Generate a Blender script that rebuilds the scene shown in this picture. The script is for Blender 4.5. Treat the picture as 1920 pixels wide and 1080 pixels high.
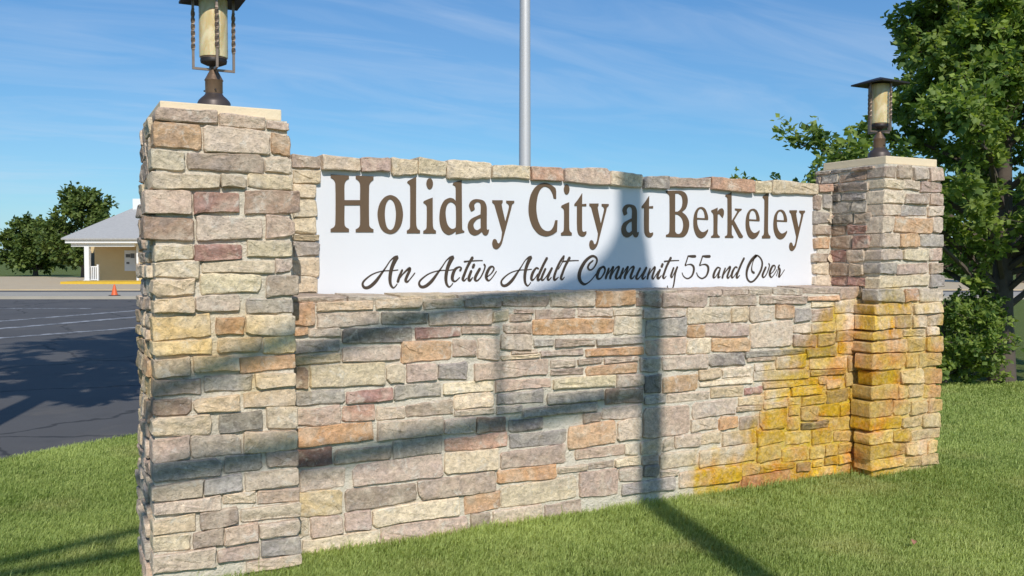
import bpy, bmesh, math, random
import numpy as np
from mathutils import Vector, Matrix

for o in list(bpy.data.objects):
    bpy.data.objects.remove(o, do_unlink=True)
SC = bpy.context.scene
COL = SC.collection
R = math.radians

# ------------------------------------------------------------------ camera
CAM_H = 1.65
YAW = R(27.5)
PITCH = math.atan(53 / 1700)
cd = bpy.data.cameras.new('camera')
cd.sensor_width = 36.0
cd.lens = 36.0 * 1700 / 1920
cd.clip_start = 0.05
cd.clip_end = 3000
cam = bpy.data.objects.new('camera', cd)
cam.location = (0, 0, CAM_H)
cam.rotation_euler = (math.pi / 2 - PITCH, 0, -YAW)
COL.objects.link(cam)
SC.camera = cam

# ------------------------------------------------------------------ sky, sun, exposure
SUN_EL = R(38)
SUN_AZ = R(14.7)          # light travels towards +Y, turned this much to +X
w = bpy.data.worlds.new('World')
SC.world = w
w.use_nodes = True
nt = w.node_tree
nt.nodes.clear()
out = nt.nodes.new('ShaderNodeOutputWorld')
bg = nt.nodes.new('ShaderNodeBackground')
bg.inputs['Strength'].default_value = 0.115
sky = nt.nodes.new('ShaderNodeTexSky')
sky.sky_type = 'NISHITA'
sky.sun_disc = False
sky.sun_elevation = SUN_EL
sky.sun_rotation = math.pi + SUN_AZ
sky.altitude = 10
sky.air_density = 1.0
sky.dust_density = 0.35
sky.ozone_density = 2.2
# thin cirrus, the same over the whole sky
tc = nt.nodes.new('ShaderNodeTexCoord')
sx = nt.nodes.new('ShaderNodeSeparateXYZ')
nt.links.new(tc.outputs['Generated'], sx.inputs[0])
def wm(op, a, b=None, c=None, clamp=False):
    n = nt.nodes.new('ShaderNodeMath'); n.operation = op; n.use_clamp = clamp
    for i, v in enumerate((a, b, c)):
        if v is None: continue
        if isinstance(v, (int, float)): n.inputs[i].default_value = v
        else: nt.links.new(v, n.inputs[i])
    return n.outputs[0]
zc_ = wm('ADD', wm('MAXIMUM', sx.outputs['Z'], 0.0), 0.16)
cxy = nt.nodes.new('ShaderNodeCombineXYZ')
nt.links.new(wm('DIVIDE', sx.outputs['X'], zc_), cxy.inputs[0])
nt.links.new(wm('DIVIDE', sx.outputs['Y'], zc_), cxy.inputs[1])
mp = nt.nodes.new('ShaderNodeMapping')
mp.inputs['Rotation'].default_value = (0, 0, R(52))
mp.inputs['Scale'].default_value = (1.0, 3.4, 1.0)
nt.links.new(cxy.outputs[0], mp.inputs[0])
cn = nt.nodes.new('ShaderNodeTexNoise')
cn.inputs['Scale'].default_value = 1.25; cn.inputs['Detail'].default_value = 9
cn.inputs['Roughness'].default_value = 0.58; cn.inputs['Distortion'].default_value = 0.9
nt.links.new(mp.outputs[0], cn.inputs['Vector'])
cn2 = nt.nodes.new('ShaderNodeTexNoise')
cn2.inputs['Scale'].default_value = 0.45; cn2.inputs['Detail'].default_value = 3
nt.links.new(cxy.outputs[0], cn2.inputs['Vector'])
cm = wm('MULTIPLY_ADD', cn.outputs['Fac'], 2.6, -1.12, True)
cm = wm('MULTIPLY', cm, wm('MULTIPLY_ADD', cn2.outputs['Fac'], 2.4, -0.7, True))
cm = wm('MULTIPLY', cm, 0.5, None, True)
veil = wm('MULTIPLY', wm('MULTIPLY_ADD', cn2.outputs['Fac'], 2.6, -.9, True), .16)
cm = wm('ADD', cm, veil, None, True)
tint = nt.nodes.new('ShaderNodeMix'); tint.data_type = 'RGBA'; tint.blend_type = 'MULTIPLY'
tint.inputs['Factor'].default_value = 1.0
tint.clamp_result = False
pre = nt.nodes.new('ShaderNodeMix'); pre.data_type = 'RGBA'; pre.blend_type = 'MULTIPLY'; pre.inputs['Factor'].default_value = 1.0
nt.links.new(sky.outputs[0], pre.inputs['A']); pre.inputs['B'].default_value = (.101, .120, .127, 1)
# a clear, softly graded summer blue: one response curve per channel, the same over the whole sky
gsep = nt.nodes.new('ShaderNodeSeparateColor'); gam = nt.nodes.new('ShaderNodeCombineColor')
nt.links.new(pre.outputs['Result'], gsep.inputs[0])
for i_, g_ in enumerate((1.15, .95, .75)): nt.links.new(wm('POWER', gsep.outputs[i_], g_), gam.inputs[i_])
nt.links.new(gam.outputs[0], tint.inputs['A'])
tint.inputs['B'].default_value = (4.45, 5.5, 6.75, 1)
cmix = nt.nodes.new('ShaderNodeMix'); cmix.data_type = 'RGBA'
nt.links.new(cm, cmix.inputs['Factor'])
nt.links.new(tint.outputs['Result'], cmix.inputs['A'])
cmix.inputs['B'].default_value = (4.9, 5.7, 6.9, 1)
nt.links.new(cmix.outputs['Result'], bg.inputs['Color'])
nt.links.new(bg.outputs[0], out.inputs['Surface'])

sd = bpy.data.lights.new('sun', 'SUN')
sd.energy = 3.35
sd.angle = R(0.53)
sd.color = (1.0, 0.955, 0.895)
sun = bpy.data.objects.new('sun', sd)
COL.objects.link(sun)
LDIR = Vector((math.sin(SUN_AZ) * math.cos(SUN_EL), math.cos(SUN_AZ) * math.cos(SUN_EL), -math.sin(SUN_EL)))
sun.rotation_euler = LDIR.to_track_quat('-Z', 'Y').to_euler()

SC.view_settings.view_transform = 'Standard'
SC.view_settings.look = 'None'
SC.view_settings.exposure = 0.16
SC.view_settings.gamma = 1.0
SC.render.engine = 'CYCLES'
SC.cycles.max_bounces = 6
SC.cycles.use_denoising = True

GZ = -0.12       # ground level

# ------------------------------------------------------------------ helpers
def lin(rgb):
    return tuple(((c / 255) / 12.92 if c / 255 <= .04045 else (((c / 255) + .055) / 1.055) ** 2.4) for c in rgb)

def link(o, parent=None):
    COL.objects.link(o)
    if parent is not None:
        o.parent = parent
    return o

def tag(o, label=None, cat=None, group=None, kind=None):
    for k, v in (('label', label), ('category', cat), ('group', group), ('kind', kind)):
        if v: o[k] = v
    return o

def thing(name, label, cat, loc=(0, 0, 0), rz=0.0, group=None):
    o = bpy.data.objects.new(name, None)
    o.empty_display_size = 0.1
    o.location = loc
    o.rotation_euler = (0, 0, rz)
    link(o)
    return tag(o, label, cat, group)

def mesh_obj(name, verts, faces, mat, parent=None, smooth=False, angle=None):
    me = bpy.data.meshes.new(name)
    me.from_pydata([tuple(v) for v in verts], [], [tuple(f) for f in faces])
    me.update()
    if mat is not None:
        me.materials.append(mat)
    if smooth:
        me.polygons.foreach_set('use_smooth', [True] * len(me.polygons))
        if angle: me.set_sharp_from_angle(angle=angle)
    return link(bpy.data.objects.new(name, me), parent)

def np_mesh(name, V, F, mat, parent=None, colattr=None, smooth=False):
    """V (n,3) float, F (m,k) int, all faces with k corners."""
    me = bpy.data.meshes.new(name)
    n, m, k = len(V), len(F), F.shape[1]
    me.vertices.add(n); me.loops.add(m * k); me.polygons.add(m)
    me.vertices.foreach_set('co', V.astype(np.float32).ravel())
    me.loops.foreach_set('vertex_index', F.astype(np.int32).ravel())
    me.polygons.foreach_set('loop_start', np.arange(0, m * k, k, dtype=np.int32))
    if smooth: me.polygons.foreach_set('use_smooth', np.ones(m, bool))
    me.update(calc_edges=True)
    if colattr is not None:
        at = me.attributes.new('tone', 'FLOAT', 'POINT')
        at.data.foreach_set('value', colattr.astype(np.float32))
    me.materials.append(mat)
    return link(bpy.data.objects.new(name, me), parent)

def box_vf(x0, x1, y0, y1, z0, z1):
    v = [(x0, y0, z0), (x1, y0, z0), (x1, y1, z0), (x0, y1, z0), (x0, y0, z1), (x1, y0, z1), (x1, y1, z1), (x0, y1, z1)]
    f = [(0, 3, 2, 1), (4, 5, 6, 7), (0, 1, 5, 4), (1, 2, 6, 5), (2, 3, 7, 6), (3, 0, 4, 7)]
    return v, f

def box(name, x0, x1, y0, y1, z0, z1, mat, parent=None, bevel=0.0):
    bm = bmesh.new()
    v, f = box_vf(x0, x1, y0, y1, z0, z1)
    bv = [bm.verts.new(p) for p in v]
    for q in f: bm.faces.new([bv[i] for i in q])
    if bevel > 0:
        bmesh.ops.bevel(bm, geom=bm.edges[:], offset=bevel, segments=2, affect='EDGES', profile=0.6)
    me = bpy.data.meshes.new(name)
    bm.to_mesh(me); bm.free()
    me.materials.append(mat)
    return link(bpy.data.objects.new(name, me), parent)

def lathe(name, prof, mat, parent=None, seg=24, loc=(0, 0, 0), angle=R(40)):
    V, F = [], []
    for r, z in prof:
        for k in range(seg):
            a = 2 * math.pi * k / seg
            V.append((loc[0] + r * math.cos(a), loc[1] + r * math.sin(a), loc[2] + z))
    for i in range(len(prof) - 1):
        for k in range(seg):
            k2 = (k + 1) % seg
            F.append((i * seg + k, i * seg + k2, (i + 1) * seg + k2, (i + 1) * seg + k))
    F.append(tuple(range(seg - 1, -1, -1)))
    F.append(tuple((len(prof) - 1) * seg + k for k in range(seg)))
    return mesh_obj(name, V, F, mat, parent, True, angle)

def tube_vf(path, radii, seg=8):
    V, F = [], []
    P = [Vector(p) for p in path]
    prev = None
    for i, p in enumerate(P):
        t = (P[min(i + 1, len(P) - 1)] - P[max(i - 1, 0)]).normalized()
        ref = Vector((0, 0, 1)) if abs(t.z) < .9 else Vector((1, 0, 0))
        if prev is None: u = t.cross(ref).normalized()
        else: u = (prev - t * prev.dot(t)).normalized()
        prev = u
        v = t.cross(u)
        r = radii[i] if hasattr(radii, '__len__') else radii
        for k in range(seg):
            a = 2 * math.pi * k / seg
            V.append(p + u * (r * math.cos(a)) + v * (r * math.sin(a)))
    for i in range(len(P) - 1):
        for k in range(seg):
            k2 = (k + 1) % seg
            F.append((i * seg + k, i * seg + k2, (i + 1) * seg + k2, (i + 1) * seg + k))
    F.append(tuple(range(seg - 1, -1, -1)))
    F.append(tuple((len(P) - 1) * seg + k for k in range(seg)))
    return V, F

def tube(name, path, radii, mat, parent=None, seg=10):
    V, F = tube_vf(path, radii, seg)
    return mesh_obj(name, V, F, mat, parent, True, R(50))

# ------------------------------------------------------------------ materials
class NT:
    def __init__(s, name):
        s.m = bpy.data.materials.new(name)
        s.m.use_nodes = True
        s.t = s.m.node_tree
        s.b = s.t.nodes['Principled BSDF']
        s.o = s.t.nodes['Material Output']
    def n(s, ty, **kw):
        x = s.t.nodes.new(ty)
        for k, v in kw.items(): setattr(x, k, v)
        return x
    def put(s, sock, v):
        if isinstance(v, bpy.types.NodeSocket): s.t.links.new(v, sock)
        elif isinstance(v, (tuple, list)) and len(v) == 3 and sock.type == 'RGBA': sock.default_value = (*v, 1)
        else: sock.default_value = v
    def math(s, op, a, b=None, c=None, clamp=False):
        x = s.n('ShaderNodeMath', operation=op, use_clamp=clamp)
        for i, v in enumerate((a, b, c)):
            if v is not None: s.put(x.inputs[i], v)
        return x.outputs[0]
    def sstep(s, v, a, b):
        x = s.n('ShaderNodeMapRange', interpolation_type='SMOOTHSTEP')
        s.put(x.inputs['Value'], v)
        x.inputs['From Min'].default_value = a; x.inputs['From Max'].default_value = b
        return x.outputs[0]
    def noise(s, vec, scale, detail=4, rough=.55, dist=0.0):
        x = s.n('ShaderNodeTexNoise')
        if vec is not None: s.t.links.new(vec, x.inputs['Vector'])
        x.inputs['Scale'].default_value = scale; x.inputs['Detail'].default_value = detail
        x.inputs['Roughness'].default_value = rough; x.inputs['Distortion'].default_value = dist
        return x.outputs['Fac']
    def mix(s, f, a, b, mode='MIX'):
        x = s.n('ShaderNodeMix', data_type='RGBA', blend_type=mode)
        s.put(x.inputs['Factor'], f); s.put(x.inputs['A'], a); s.put(x.inputs['B'], b)
        return x.outputs['Result']
    def bump(s, h, strength=.4, dist=.01):
        x = s.n('ShaderNodeBump')
        x.inputs['Strength'].default_value = strength; x.inputs['Distance'].default_value = dist
        s.put(x.inputs['Height'], h)
        s.t.links.new(x.outputs[0], s.b.inputs['Normal'])
    def pos(s): return s.n('ShaderNodeNewGeometry').outputs['Position']
    def obj(s): return s.n('ShaderNodeTexCoord').outputs['Object']
    def col(s, c): s.put(s.b.inputs['Base Color'], c)
    def set(s, **kw):
        for k, v in kw.items():
            s.b.inputs[k.replace('_', ' ')].default_value = v

def simple(name, rgb, rough=.6, metal=0.0, vary=.12, scale=6.0, bump=0.0, bscale=60, spec=.5):
    t = NT(name)
    p = t.obj()
    n = t.noise(p, scale, 5)
    f = t.math('MULTIPLY_ADD', n, 2 * vary, 1 - vary)
    cc = t.n('ShaderNodeCombineXYZ')
    for i in range(3): t.put(cc.inputs[i], t.math('MULTIPLY', f, rgb[i]))
    t.col(cc.outputs[0])
    t.set(Roughness=rough, Metallic=metal, Specular_IOR_Level=spec)
    if bump: t.bump(t.noise(p, bscale, 4), bump, .01)
    return t.m

def rust_stain(t, base, rnd=None):
    """Sprinkler rust: orange and yellow-green runs low on the right, faint yellow on the left pillar."""
    pos = t.pos()
    s = t.n('ShaderNodeSeparateXYZ'); t.t.links.new(pos, s.inputs[0])
    X, Y, Z = s.outputs
    n1 = t.noise(pos, 2.6, 6, .6)
    n2 = t.noise(pos, 9.0, 4)
    mpn = t.n('ShaderNodeMapping'); mpn.inputs['Scale'].default_value = (7, 7, 1.2)
    t.t.links.new(pos, mpn.inputs[0])
    n3 = t.noise(mpn.outputs[0], 1.6, 4)             # vertical runs
    hz = t.math('MINIMUM', t.math('MULTIPLY_ADD', X, .92, -.92 * 4.15 + .06), 1.42)
    m = t.math('SUBTRACT', hz, Z)
    m = t.math('ADD', m, t.math('MULTIPLY_ADD', n1, 1.5, -.75))
    m = t.math('ADD', m, t.math('MULTIPLY_ADD', n3, .7, -.35))
    m = t.sstep(m, .02, .52)
    # cleaner towards the outer edge of the far pillar
    edge = t.math('MULTIPLY', t.sstep(X, 6.12, 6.5), t.math('SUBTRACT', 1.0, t.math('MULTIPLY', t.sstep(Z, .35, .8), .55)))
    m = t.math('MULTIPLY', m, t.math('SUBTRACT', 1.0, t.math('MULTIPLY', edge, .42)))
    m = t.math('MULTIPLY', m, t.math('MULTIPLY_ADD', n2, .9, .45, True))
    right = t.math('MULTIPLY', m, t.math('MULTIPLY_ADD', t.sstep(t.noise(pos, 38, 4, .7), .36, .62), .25, .80), None, True)
    if rnd is not None:                  # each stone takes up the rust differently
        right = t.math('MULTIPLY', right, t.math('MULTIPLY_ADD', t.math('FRACT', t.math('MULTIPLY', rnd, 7.13)), .42, .74), None, True)
    hue = t.sstep(t.math('ADD', t.math('MULTIPLY', n1, .6), t.math('MULTIPLY', t.noise(pos, 4.3, 2), .6)), .46, .66)
    stain = t.mix(hue, (.93, .48, .045), (.93, .71, .055))
    c1 = t.mix(right, base, t.mix(1.0, base, stain, 'MULTIPLY'))
    a = t.math('MULTIPLY', t.sstep(Z, .62, 1.0), t.math('SUBTRACT', 1.0, t.sstep(Z, 1.2, 1.5)))
    a = t.math('MULTIPLY', a, t.math('LESS_THAN', X, 1.42))
    a = t.math('MULTIPLY', a, t.sstep(n1, .35, .62))
    a = t.math('MULTIPLY', a, .6)
    return t.mix(a, c1, t.mix(1.0, c1, (1.0, .80, .36), 'MULTIPLY'))

def stone_material():
    t = NT('stone')
    oi = t.n('ShaderNodeObjectInfo')
    p = t.obj()
    off = t.n('ShaderNodeVectorMath', operation='ADD')
    t.t.links.new(p, off.inputs[0])
    rv = t.n('ShaderNodeCombineXYZ')
    t.put(rv.inputs[0], t.math('MULTIPLY', oi.outputs['Random'], 91.0))
    t.put(rv.inputs[1], t.math('MULTIPLY', oi.outputs['Random'], 47.0))
    t.t.links.new(rv.outputs[0], off.inputs[1])
    v = off.outputs[0]
    big = t.noise(v, 7.5, 3, .5, .4)
    med = t.noise(v, 30, 7, .72, .3)
    fine = t.noise(v, 75, 4, .7)
    base = oi.outputs['Color']
    # colour drifts across each stone
    base = t.mix(t.math('MULTIPLY', t.sstep(big, .42, .7), .50), base, (.66, .55, .42))
    base = t.mix(t.math('MULTIPLY', t.sstep(big, .55, .30), .30), base, (.46, .405, .375))
    f = t.math('MULTIPLY_ADD', med, 2.1, .04)
    g = t.n('ShaderNodeCombineXYZ')
    for i in range(3): t.put(g.inputs[i], f)
    base = t.mix(1.0, base, g.outputs[0], 'MULTIPLY')
    base = t.mix(t.math('MULTIPLY', t.sstep(fine, .58, .74), .55), base, (.74, .68, .60))
    base = t.mix(t.math('MULTIPLY', t.sstep(fine, .43, .29), .6), base, (.15, .13, .11))
    smear = t.noise(v, 11, 6, .70, .8)                      # grout smeared over the faces
    base = t.mix(t.math('MULTIPLY', t.sstep(smear, .54, .68), .55), base, (.80, .73, .61))
    rusty = t.noise(v, 14, 5, .65)
    base = t.mix(t.math('MULTIPLY', t.sstep(rusty, .60, .74), .40), base, (.50, .33, .19))
    grime = t.noise(t.pos(), 1.7, 6, .68)
    base = t.mix(t.math('MULTIPLY', t.sstep(grime, .56, .76), .30), base, (.30, .27, .245))
    base = rust_stain(t, base, oi.outputs['Random'])
    t.col(base)
    t.set(Roughness=.88, Specular_IOR_Level=.25)
    h = t.math('ADD', t.math('MULTIPLY', med, .9), t.math('MULTIPLY', fine, .3))
    t.bump(h, .9, .022)
    return t.m

def mortar_material():
    t = NT('mortar')
    p = t.pos()
    a = t.noise(p, 5, 5); b = t.noise(p, 70, 5, .7)
    base = t.mix(a, (.68, .595, .46), (.84, .76, .62))
    base = t.mix(t.math('MULTIPLY', t.sstep(b, .55, .72), .5), base, (.40, .35, .28))
    base = t.mix(t.math('MULTIPLY', t.sstep(t.noise(p, 1.7, 6, .68), .54, .74), .40), base, (.30, .27, .235))
    base = rust_stain(t, base)
    t.col(base)
    t.set(Roughness=.95, Specular_IOR_Level=.15)
    t.bump(t.math('ADD', b, t.math('MULTIPLY', t.noise(p, 25, 4), 1.5)), .8, .02)
    return t.m

M = {}
M['stone'] = stone_material()
M['mortar'] = mortar_material()
M['cap'] = simple('cast_stone', (.80, .65, .44), .85, vary=.12, scale=5, bump=.35, bscale=70, spec=.25)

def sign_material():
    t = NT('sign_white')
    p = t.obj()
    a = t.noise(p, 2.2, 5); b = t.noise(p, 55, 4)
    mpn = t.n('ShaderNodeMapping'); mpn.inputs['Scale'].default_value = (9, 9, .8)
    t.t.links.new(p, mpn.inputs[0])
    runs = t.noise(mpn.outputs[0], 1.3, 5)
    c = t.mix(a, (.73, .725, .735), (.78, .775, .785))
    c = t.mix(t.math('MULTIPLY', t.sstep(runs, .60, .82), .16), c, (.55, .51, .45))
    t.col(c); t.set(Roughness=.62, Specular_IOR_Level=.35)
    t.bump(t.math('ADD', t.math('MULTIPLY', a, .6), t.math('MULTIPLY', b, .12)), .25, .012)
    return t.m
M['sign'] = sign_material()
M['letter'] = simple('letter_brown', (.135, .082, .042), .5, vary=.10, scale=12)
M['letter_dark'] = simple('script_brown', (.062, .040, .024), .5, vary=.10, scale=12)
M['bronze'] = simple('bronze', (.22, .145, .095), .42, .55, .3, 14, .15, 80)
M['bronze_dark'] = simple('bronze_dark', (.035, .028, .026), .5, .4, .3, 14)
M['bronze_mid'] = simple('bronze_mid', (.085, .066, .058), .45, .4, .3, 14)
M['bronze_bar'] = simple('bronze_bar', (.27, .20, .15), .40, .6, .3, 30)

def alabaster():
    t = NT('amber_glass')
    p = t.obj()
    mpn = t.n('ShaderNodeMapping'); mpn.inputs['Scale'].default_value = (1, 1, .55); mpn.inputs['Rotation'].default_value = (R(35), R(20), 0)
    t.t.links.new(p, mpn.inputs[0])
    a = t.noise(mpn.outputs[0], 9, 5, .6, 1.6)
    c = t.mix(t.sstep(a, .35, .65), (.62, .46, .20), (.80, .68, .42))
    t.col(c); t.set(Roughness=.28, Subsurface_Weight=.25, Subsurface_Scale=.02)
    return t.m
M['glass'] = alabaster()
M['aluminium'] = simple('brushed_aluminium', (.60, .585, .58), .5, .25, .08, 30, .08, 200)
M['galv'] = simple('galvanised_steel', (.42, .43, .44), .5, .7, .15, 9)
M['black'] = simple('black_plastic', (.02, .02, .02), .5)
M['red_lens'] = simple('red_lens', (.25, .02, .02), .2)
M['amber_lens'] = simple('amber_lens', (.30, .14, .02), .2)
M['green_lens'] = simple('green_lens', (.02, .16, .08), .2)
M['bark'] = simple('bark', (.11, .085, .065), .9, vary=.4, scale=9, bump=.6, bscale=30)
M['white'] = simple('white_paint', (.78, .77, .75), .55, vary=.05)
M['yellow'] = simple('yellow_paint', (.66, .42, .03), .6, vary=.15)
M['concrete'] = simple('concrete', (.40, .36, .29), .9, vary=.15, scale=1.2, bump=.2)
M['dark_glass'] = simple('dark_glass', (.03, .035, .04), .12)
M['orange'] = simple('cone_orange', (.75, .13, .03), .5, vary=.1)
M['paper'] = simple('paper', (.72, .73, .76), .6, vary=.05)
M['tan_concrete'] = simple('tan_concrete', (.55, .43, .27), .9, vary=.15, scale=.8, bump=.2)
M['ink'] = simple('ink', (.10, .11, .13), .6)

def siding():
    t = NT('tan_siding')
    p = t.obj()
    s = t.n('ShaderNodeSeparateXYZ'); t.t.links.new(p, s.inputs[0])
    saw = t.math('FRACT', t.math('MULTIPLY', s.outputs[2], 6.0))
    c = t.mix(t.noise(p, 1.5, 4), (.60, .44, .22), (.68, .51, .27))
    t.col(c); t.set(Roughness=.7)
    t.bump(saw, .5, .02)
    return t.m
M['siding'] = siding()

def shingle():
    t = NT('grey_shingle')
    p = t.obj()
    b = t.n('ShaderNodeTexBrick')
    t.t.links.new(p, b.inputs['Vector'])
    b.inputs['Scale'].default_value = 3.0; b.inputs['Mortar Size'].default_value = .012
    b.inputs['Color1'].default_value = (.36, .35, .335, 1); b.inputs['Color2'].default_value = (.44, .43, .41, 1)
    b.inputs['Mortar'].default_value = (.28, .27, .26, 1)
    t.col(t.mix(t.noise(p, 4, 5), b.outputs['Color'], (.40, .39, .37)))
    t.set(Roughness=.9)
    return t.m
M['shingle'] = shingle()

def asphalt():
    t = NT('asphalt')
    p = t.pos()
    a = t.noise(p, .35, 5); b = t.noise(p, 60, 4, .7); c3 = t.noise(p, 2.5, 5)
    c = t.mix(a, (.085, .080, .075), (.130, .124, .117))
    c = t.mix(t.math('MULTIPLY', t.sstep(b, .55, .8), .5), c, (.20, .195, .19))
    c = t.mix(t.math('MULTIPLY', t.sstep(c3, .55, .8), .3), c, (.055, .053, .052))
    vo = t.n('ShaderNodeTexVoronoi', feature='DISTANCE_TO_EDGE'); vo.inputs['Scale'].default_value = .28
    vw = t.n('ShaderNodeVectorMath', operation='ADD'); t.t.links.new(p, vw.inputs[0])
    wn = t.n('ShaderNodeTexNoise'); wn.inputs['Scale'].default_value = 1.1; wn.inputs['Detail'].default_value = 5; t.t.links.new(p, wn.inputs['Vector'])
    t.t.links.new(wn.outputs['Color'], vw.inputs[1]); t.t.links.new(vw.outputs[0], vo.inputs['Vector'])
    c = t.mix(t.math('MULTIPLY', t.sstep(vo.outputs['Distance'], .014, .004), .7), c, (.03, .03, .03))
    c = t.mix(t.math('MULTIPLY', t.sstep(t.noise(p, .8, 4), .56, .70), .35), c, (.19, .165, .13))
    t.col(c); t.set(Roughness=.9, Specular_IOR_Level=.3)
    t.bump(b, .4, .01)
    return t.m
M['asphalt'] = asphalt()

def roadpaint():
    t = NT('road_paint')
    p = t.pos()
    n = t.noise(p, 3.0, 6, .7)
    t.col(t.mix(t.sstep(n, .36, .60), (.46, .46, .46), (.13, .13, .13)))
    t.set(Roughness=.8)
    return t.m
M['road_paint'] = roadpaint()

def lawn():
    t = NT('lawn')
    p = t.pos()
    a = t.noise(p, .7, 5); b = t.noise(p, 40, 5, .75); c3 = t.noise(p, 6, 4)
    c = t.mix(a, (.085, .12, .028), (.14, .17, .045))
    c = t.mix(t.sstep(b, .45, .75), c, (.20, .225, .07))
    c = t.mix(t.math('MULTIPLY', t.sstep(c3, .55, .75), .4), c, (.14, .12, .05))
    t.col(c); t.set(Roughness=.95, Specular_IOR_Level=.1)
    t.bump(b, .8, .03)
    return t.m
M['lawn'] = lawn()

def leafy(name, dark, light, warm, trans=.28, attr=True):
    t = NT(name)
    at = t.n('ShaderNodeAttribute'); at.attribute_name = 'tone'
    c = t.mix(at.outputs['Fac'], dark, light)
    p = t.pos()
    c = t.mix(t.math('MULTIPLY', t.sstep(t.noise(p, 1.3, 4), .5, .75), .45), c, warm)
    t.col(c)
    t.set(Roughness=.55, Specular_IOR_Level=.35)
    tr = t.n('ShaderNodeBsdfTranslucent')
    t.t.links.new(t.mix(1.0, c, (1.5, 1.5, .7), 'MULTIPLY'), tr.inputs['Color'])
    ms = t.n('ShaderNodeMixShader'); ms.inputs[0].default_value = trans
    t.t.links.new(t.b.outputs[0], ms.inputs[1]); t.t.links.new(tr.outputs[0], ms.inputs[2])
    t.t.links.new(ms.outputs[0], t.o.inputs['Surface'])
    return t.m
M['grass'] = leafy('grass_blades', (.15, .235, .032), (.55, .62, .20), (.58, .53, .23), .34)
M['leaf'] = leafy('leaf', (.09, .165, .045), (.36, .45, .10), (.40, .43, .11), .45)
M['leaf_far'] = leafy('leaf_far', (.055, .10, .026), (.19, .245, .055), (.23, .25, .06), .34)

# ------------------------------------------------------------------ ground, road, pavement
CR = Vector((math.cos(YAW), -math.sin(YAW), 0))      # right of the street frame
CF = Vector((math.sin(YAW), math.cos(YAW), 0))       # away from the street frame

def sheet(name, pts, z, mat, kind='structure', parent=None):
    o = mesh_obj(name, [(p[0], p[1], z) for p in pts], [tuple(range(len(pts)))], mat, parent)
    if kind and parent is None: o['kind'] = kind
    return o
sheet('lawn', [(-900, -900), (900, -900), (900, 900), (-900, 900)], GZ, M['lawn'])
E0 = Vector((.315, 9.53, 0)); ED = Vector((.604, .376, 0)).normalized()
def fr(r, f): return CR * r + CF * f
FAR = 40.5
a1 = E0 - ED * 30; a2 = E0 + ED * 24
road = sheet('road', [a1, a2, fr(a2.dot(CR), FAR), fr(-90, FAR), fr(-90, a1.dot(CF))], GZ + .006, M['asphalt'])
# painted lines on the road
def stripe(p, q, wd, name='road_line'):
    p = Vector((p[0], p[1], 0)); q = Vector((q[0], q[1], 0)); d = (q - p).normalized(); n = Vector((-d.y, d.x, 0)) * wd / 2
    return sheet(name, [p - n, q - n, q + n, p + n], GZ + .011, M['road_paint'], None, road)
for (p, q, wd) in (((1.113, 32.0), (3.12, 34.06), .30), ((.987, 28.45), (2.77, 30.23), .34), ((.845, 24.47), (2.33, 25.46), .30)):
    P, Q = Vector((*p, 0)), Vector((*q, 0)); d = (Q - P).normalized()
    stripe(P - d * 6.5, Q + d * 9, wd)
Pp = Vector((1.26, 36.19, 0)); stripe(Pp - CR * 7, Pp + CR * .4, .28)
# kerb and pavement in front of the building
def slab(name, r0, r1, f0, f1, z0, z1, mat, parent=None, kind='structure'):
    pts = [fr(r0, f0), fr(r1, f0), fr(r1, f1), fr(r0, f1)]
    V = [(p.x, p.y, z0) for p in pts] + [(p.x, p.y, z1) for p in pts]
    F = [(0, 3, 2, 1), (4, 5, 6, 7), (0, 1, 5, 4), (1, 2, 6, 5), (2, 3, 7, 6), (3, 0, 4, 7)]
    o = mesh_obj(name, V, F, mat, parent)
    if kind and parent is None: o['kind'] = kind
    return o
slab('kerb', -90, 60, FAR, FAR + .35, GZ - .3, GZ + .14, M['concrete'])
slab('pavement', -90, 60, FAR + .35, 46.5, GZ - .3, GZ + .12, M['concrete'])
slab('parking_lane', -90, 60, 46.5, 51.5, GZ - .3, GZ + .02, M['asphalt'])
slab('forecourt', -60, 40, 51.5, 90, GZ - .3, GZ + .10, M['tan_concrete'])

# ------------------------------------------------------------------ stones
SRGB = dict(c=(222, 204, 170), t=(207, 185, 150), y=(216, 192, 138), g=(152, 147, 140), G=(112, 107, 102), b=(168, 148, 131),
            B=(148, 120, 102), p=(190, 165, 148), k=(199, 181, 160), r=(152, 106, 96), R=(104, 70, 64), o=(198, 154, 112),
            O=(198, 146, 96), l=(221, 205, 180), q=(192, 146, 120))
MEAN = (202, 181, 152)
LINC = {k: lin(tuple(a * .80 + b * .20 for a, b in zip(v, MEAN))) for k, v in SRGB.items()}
rng = random.Random(11)

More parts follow.
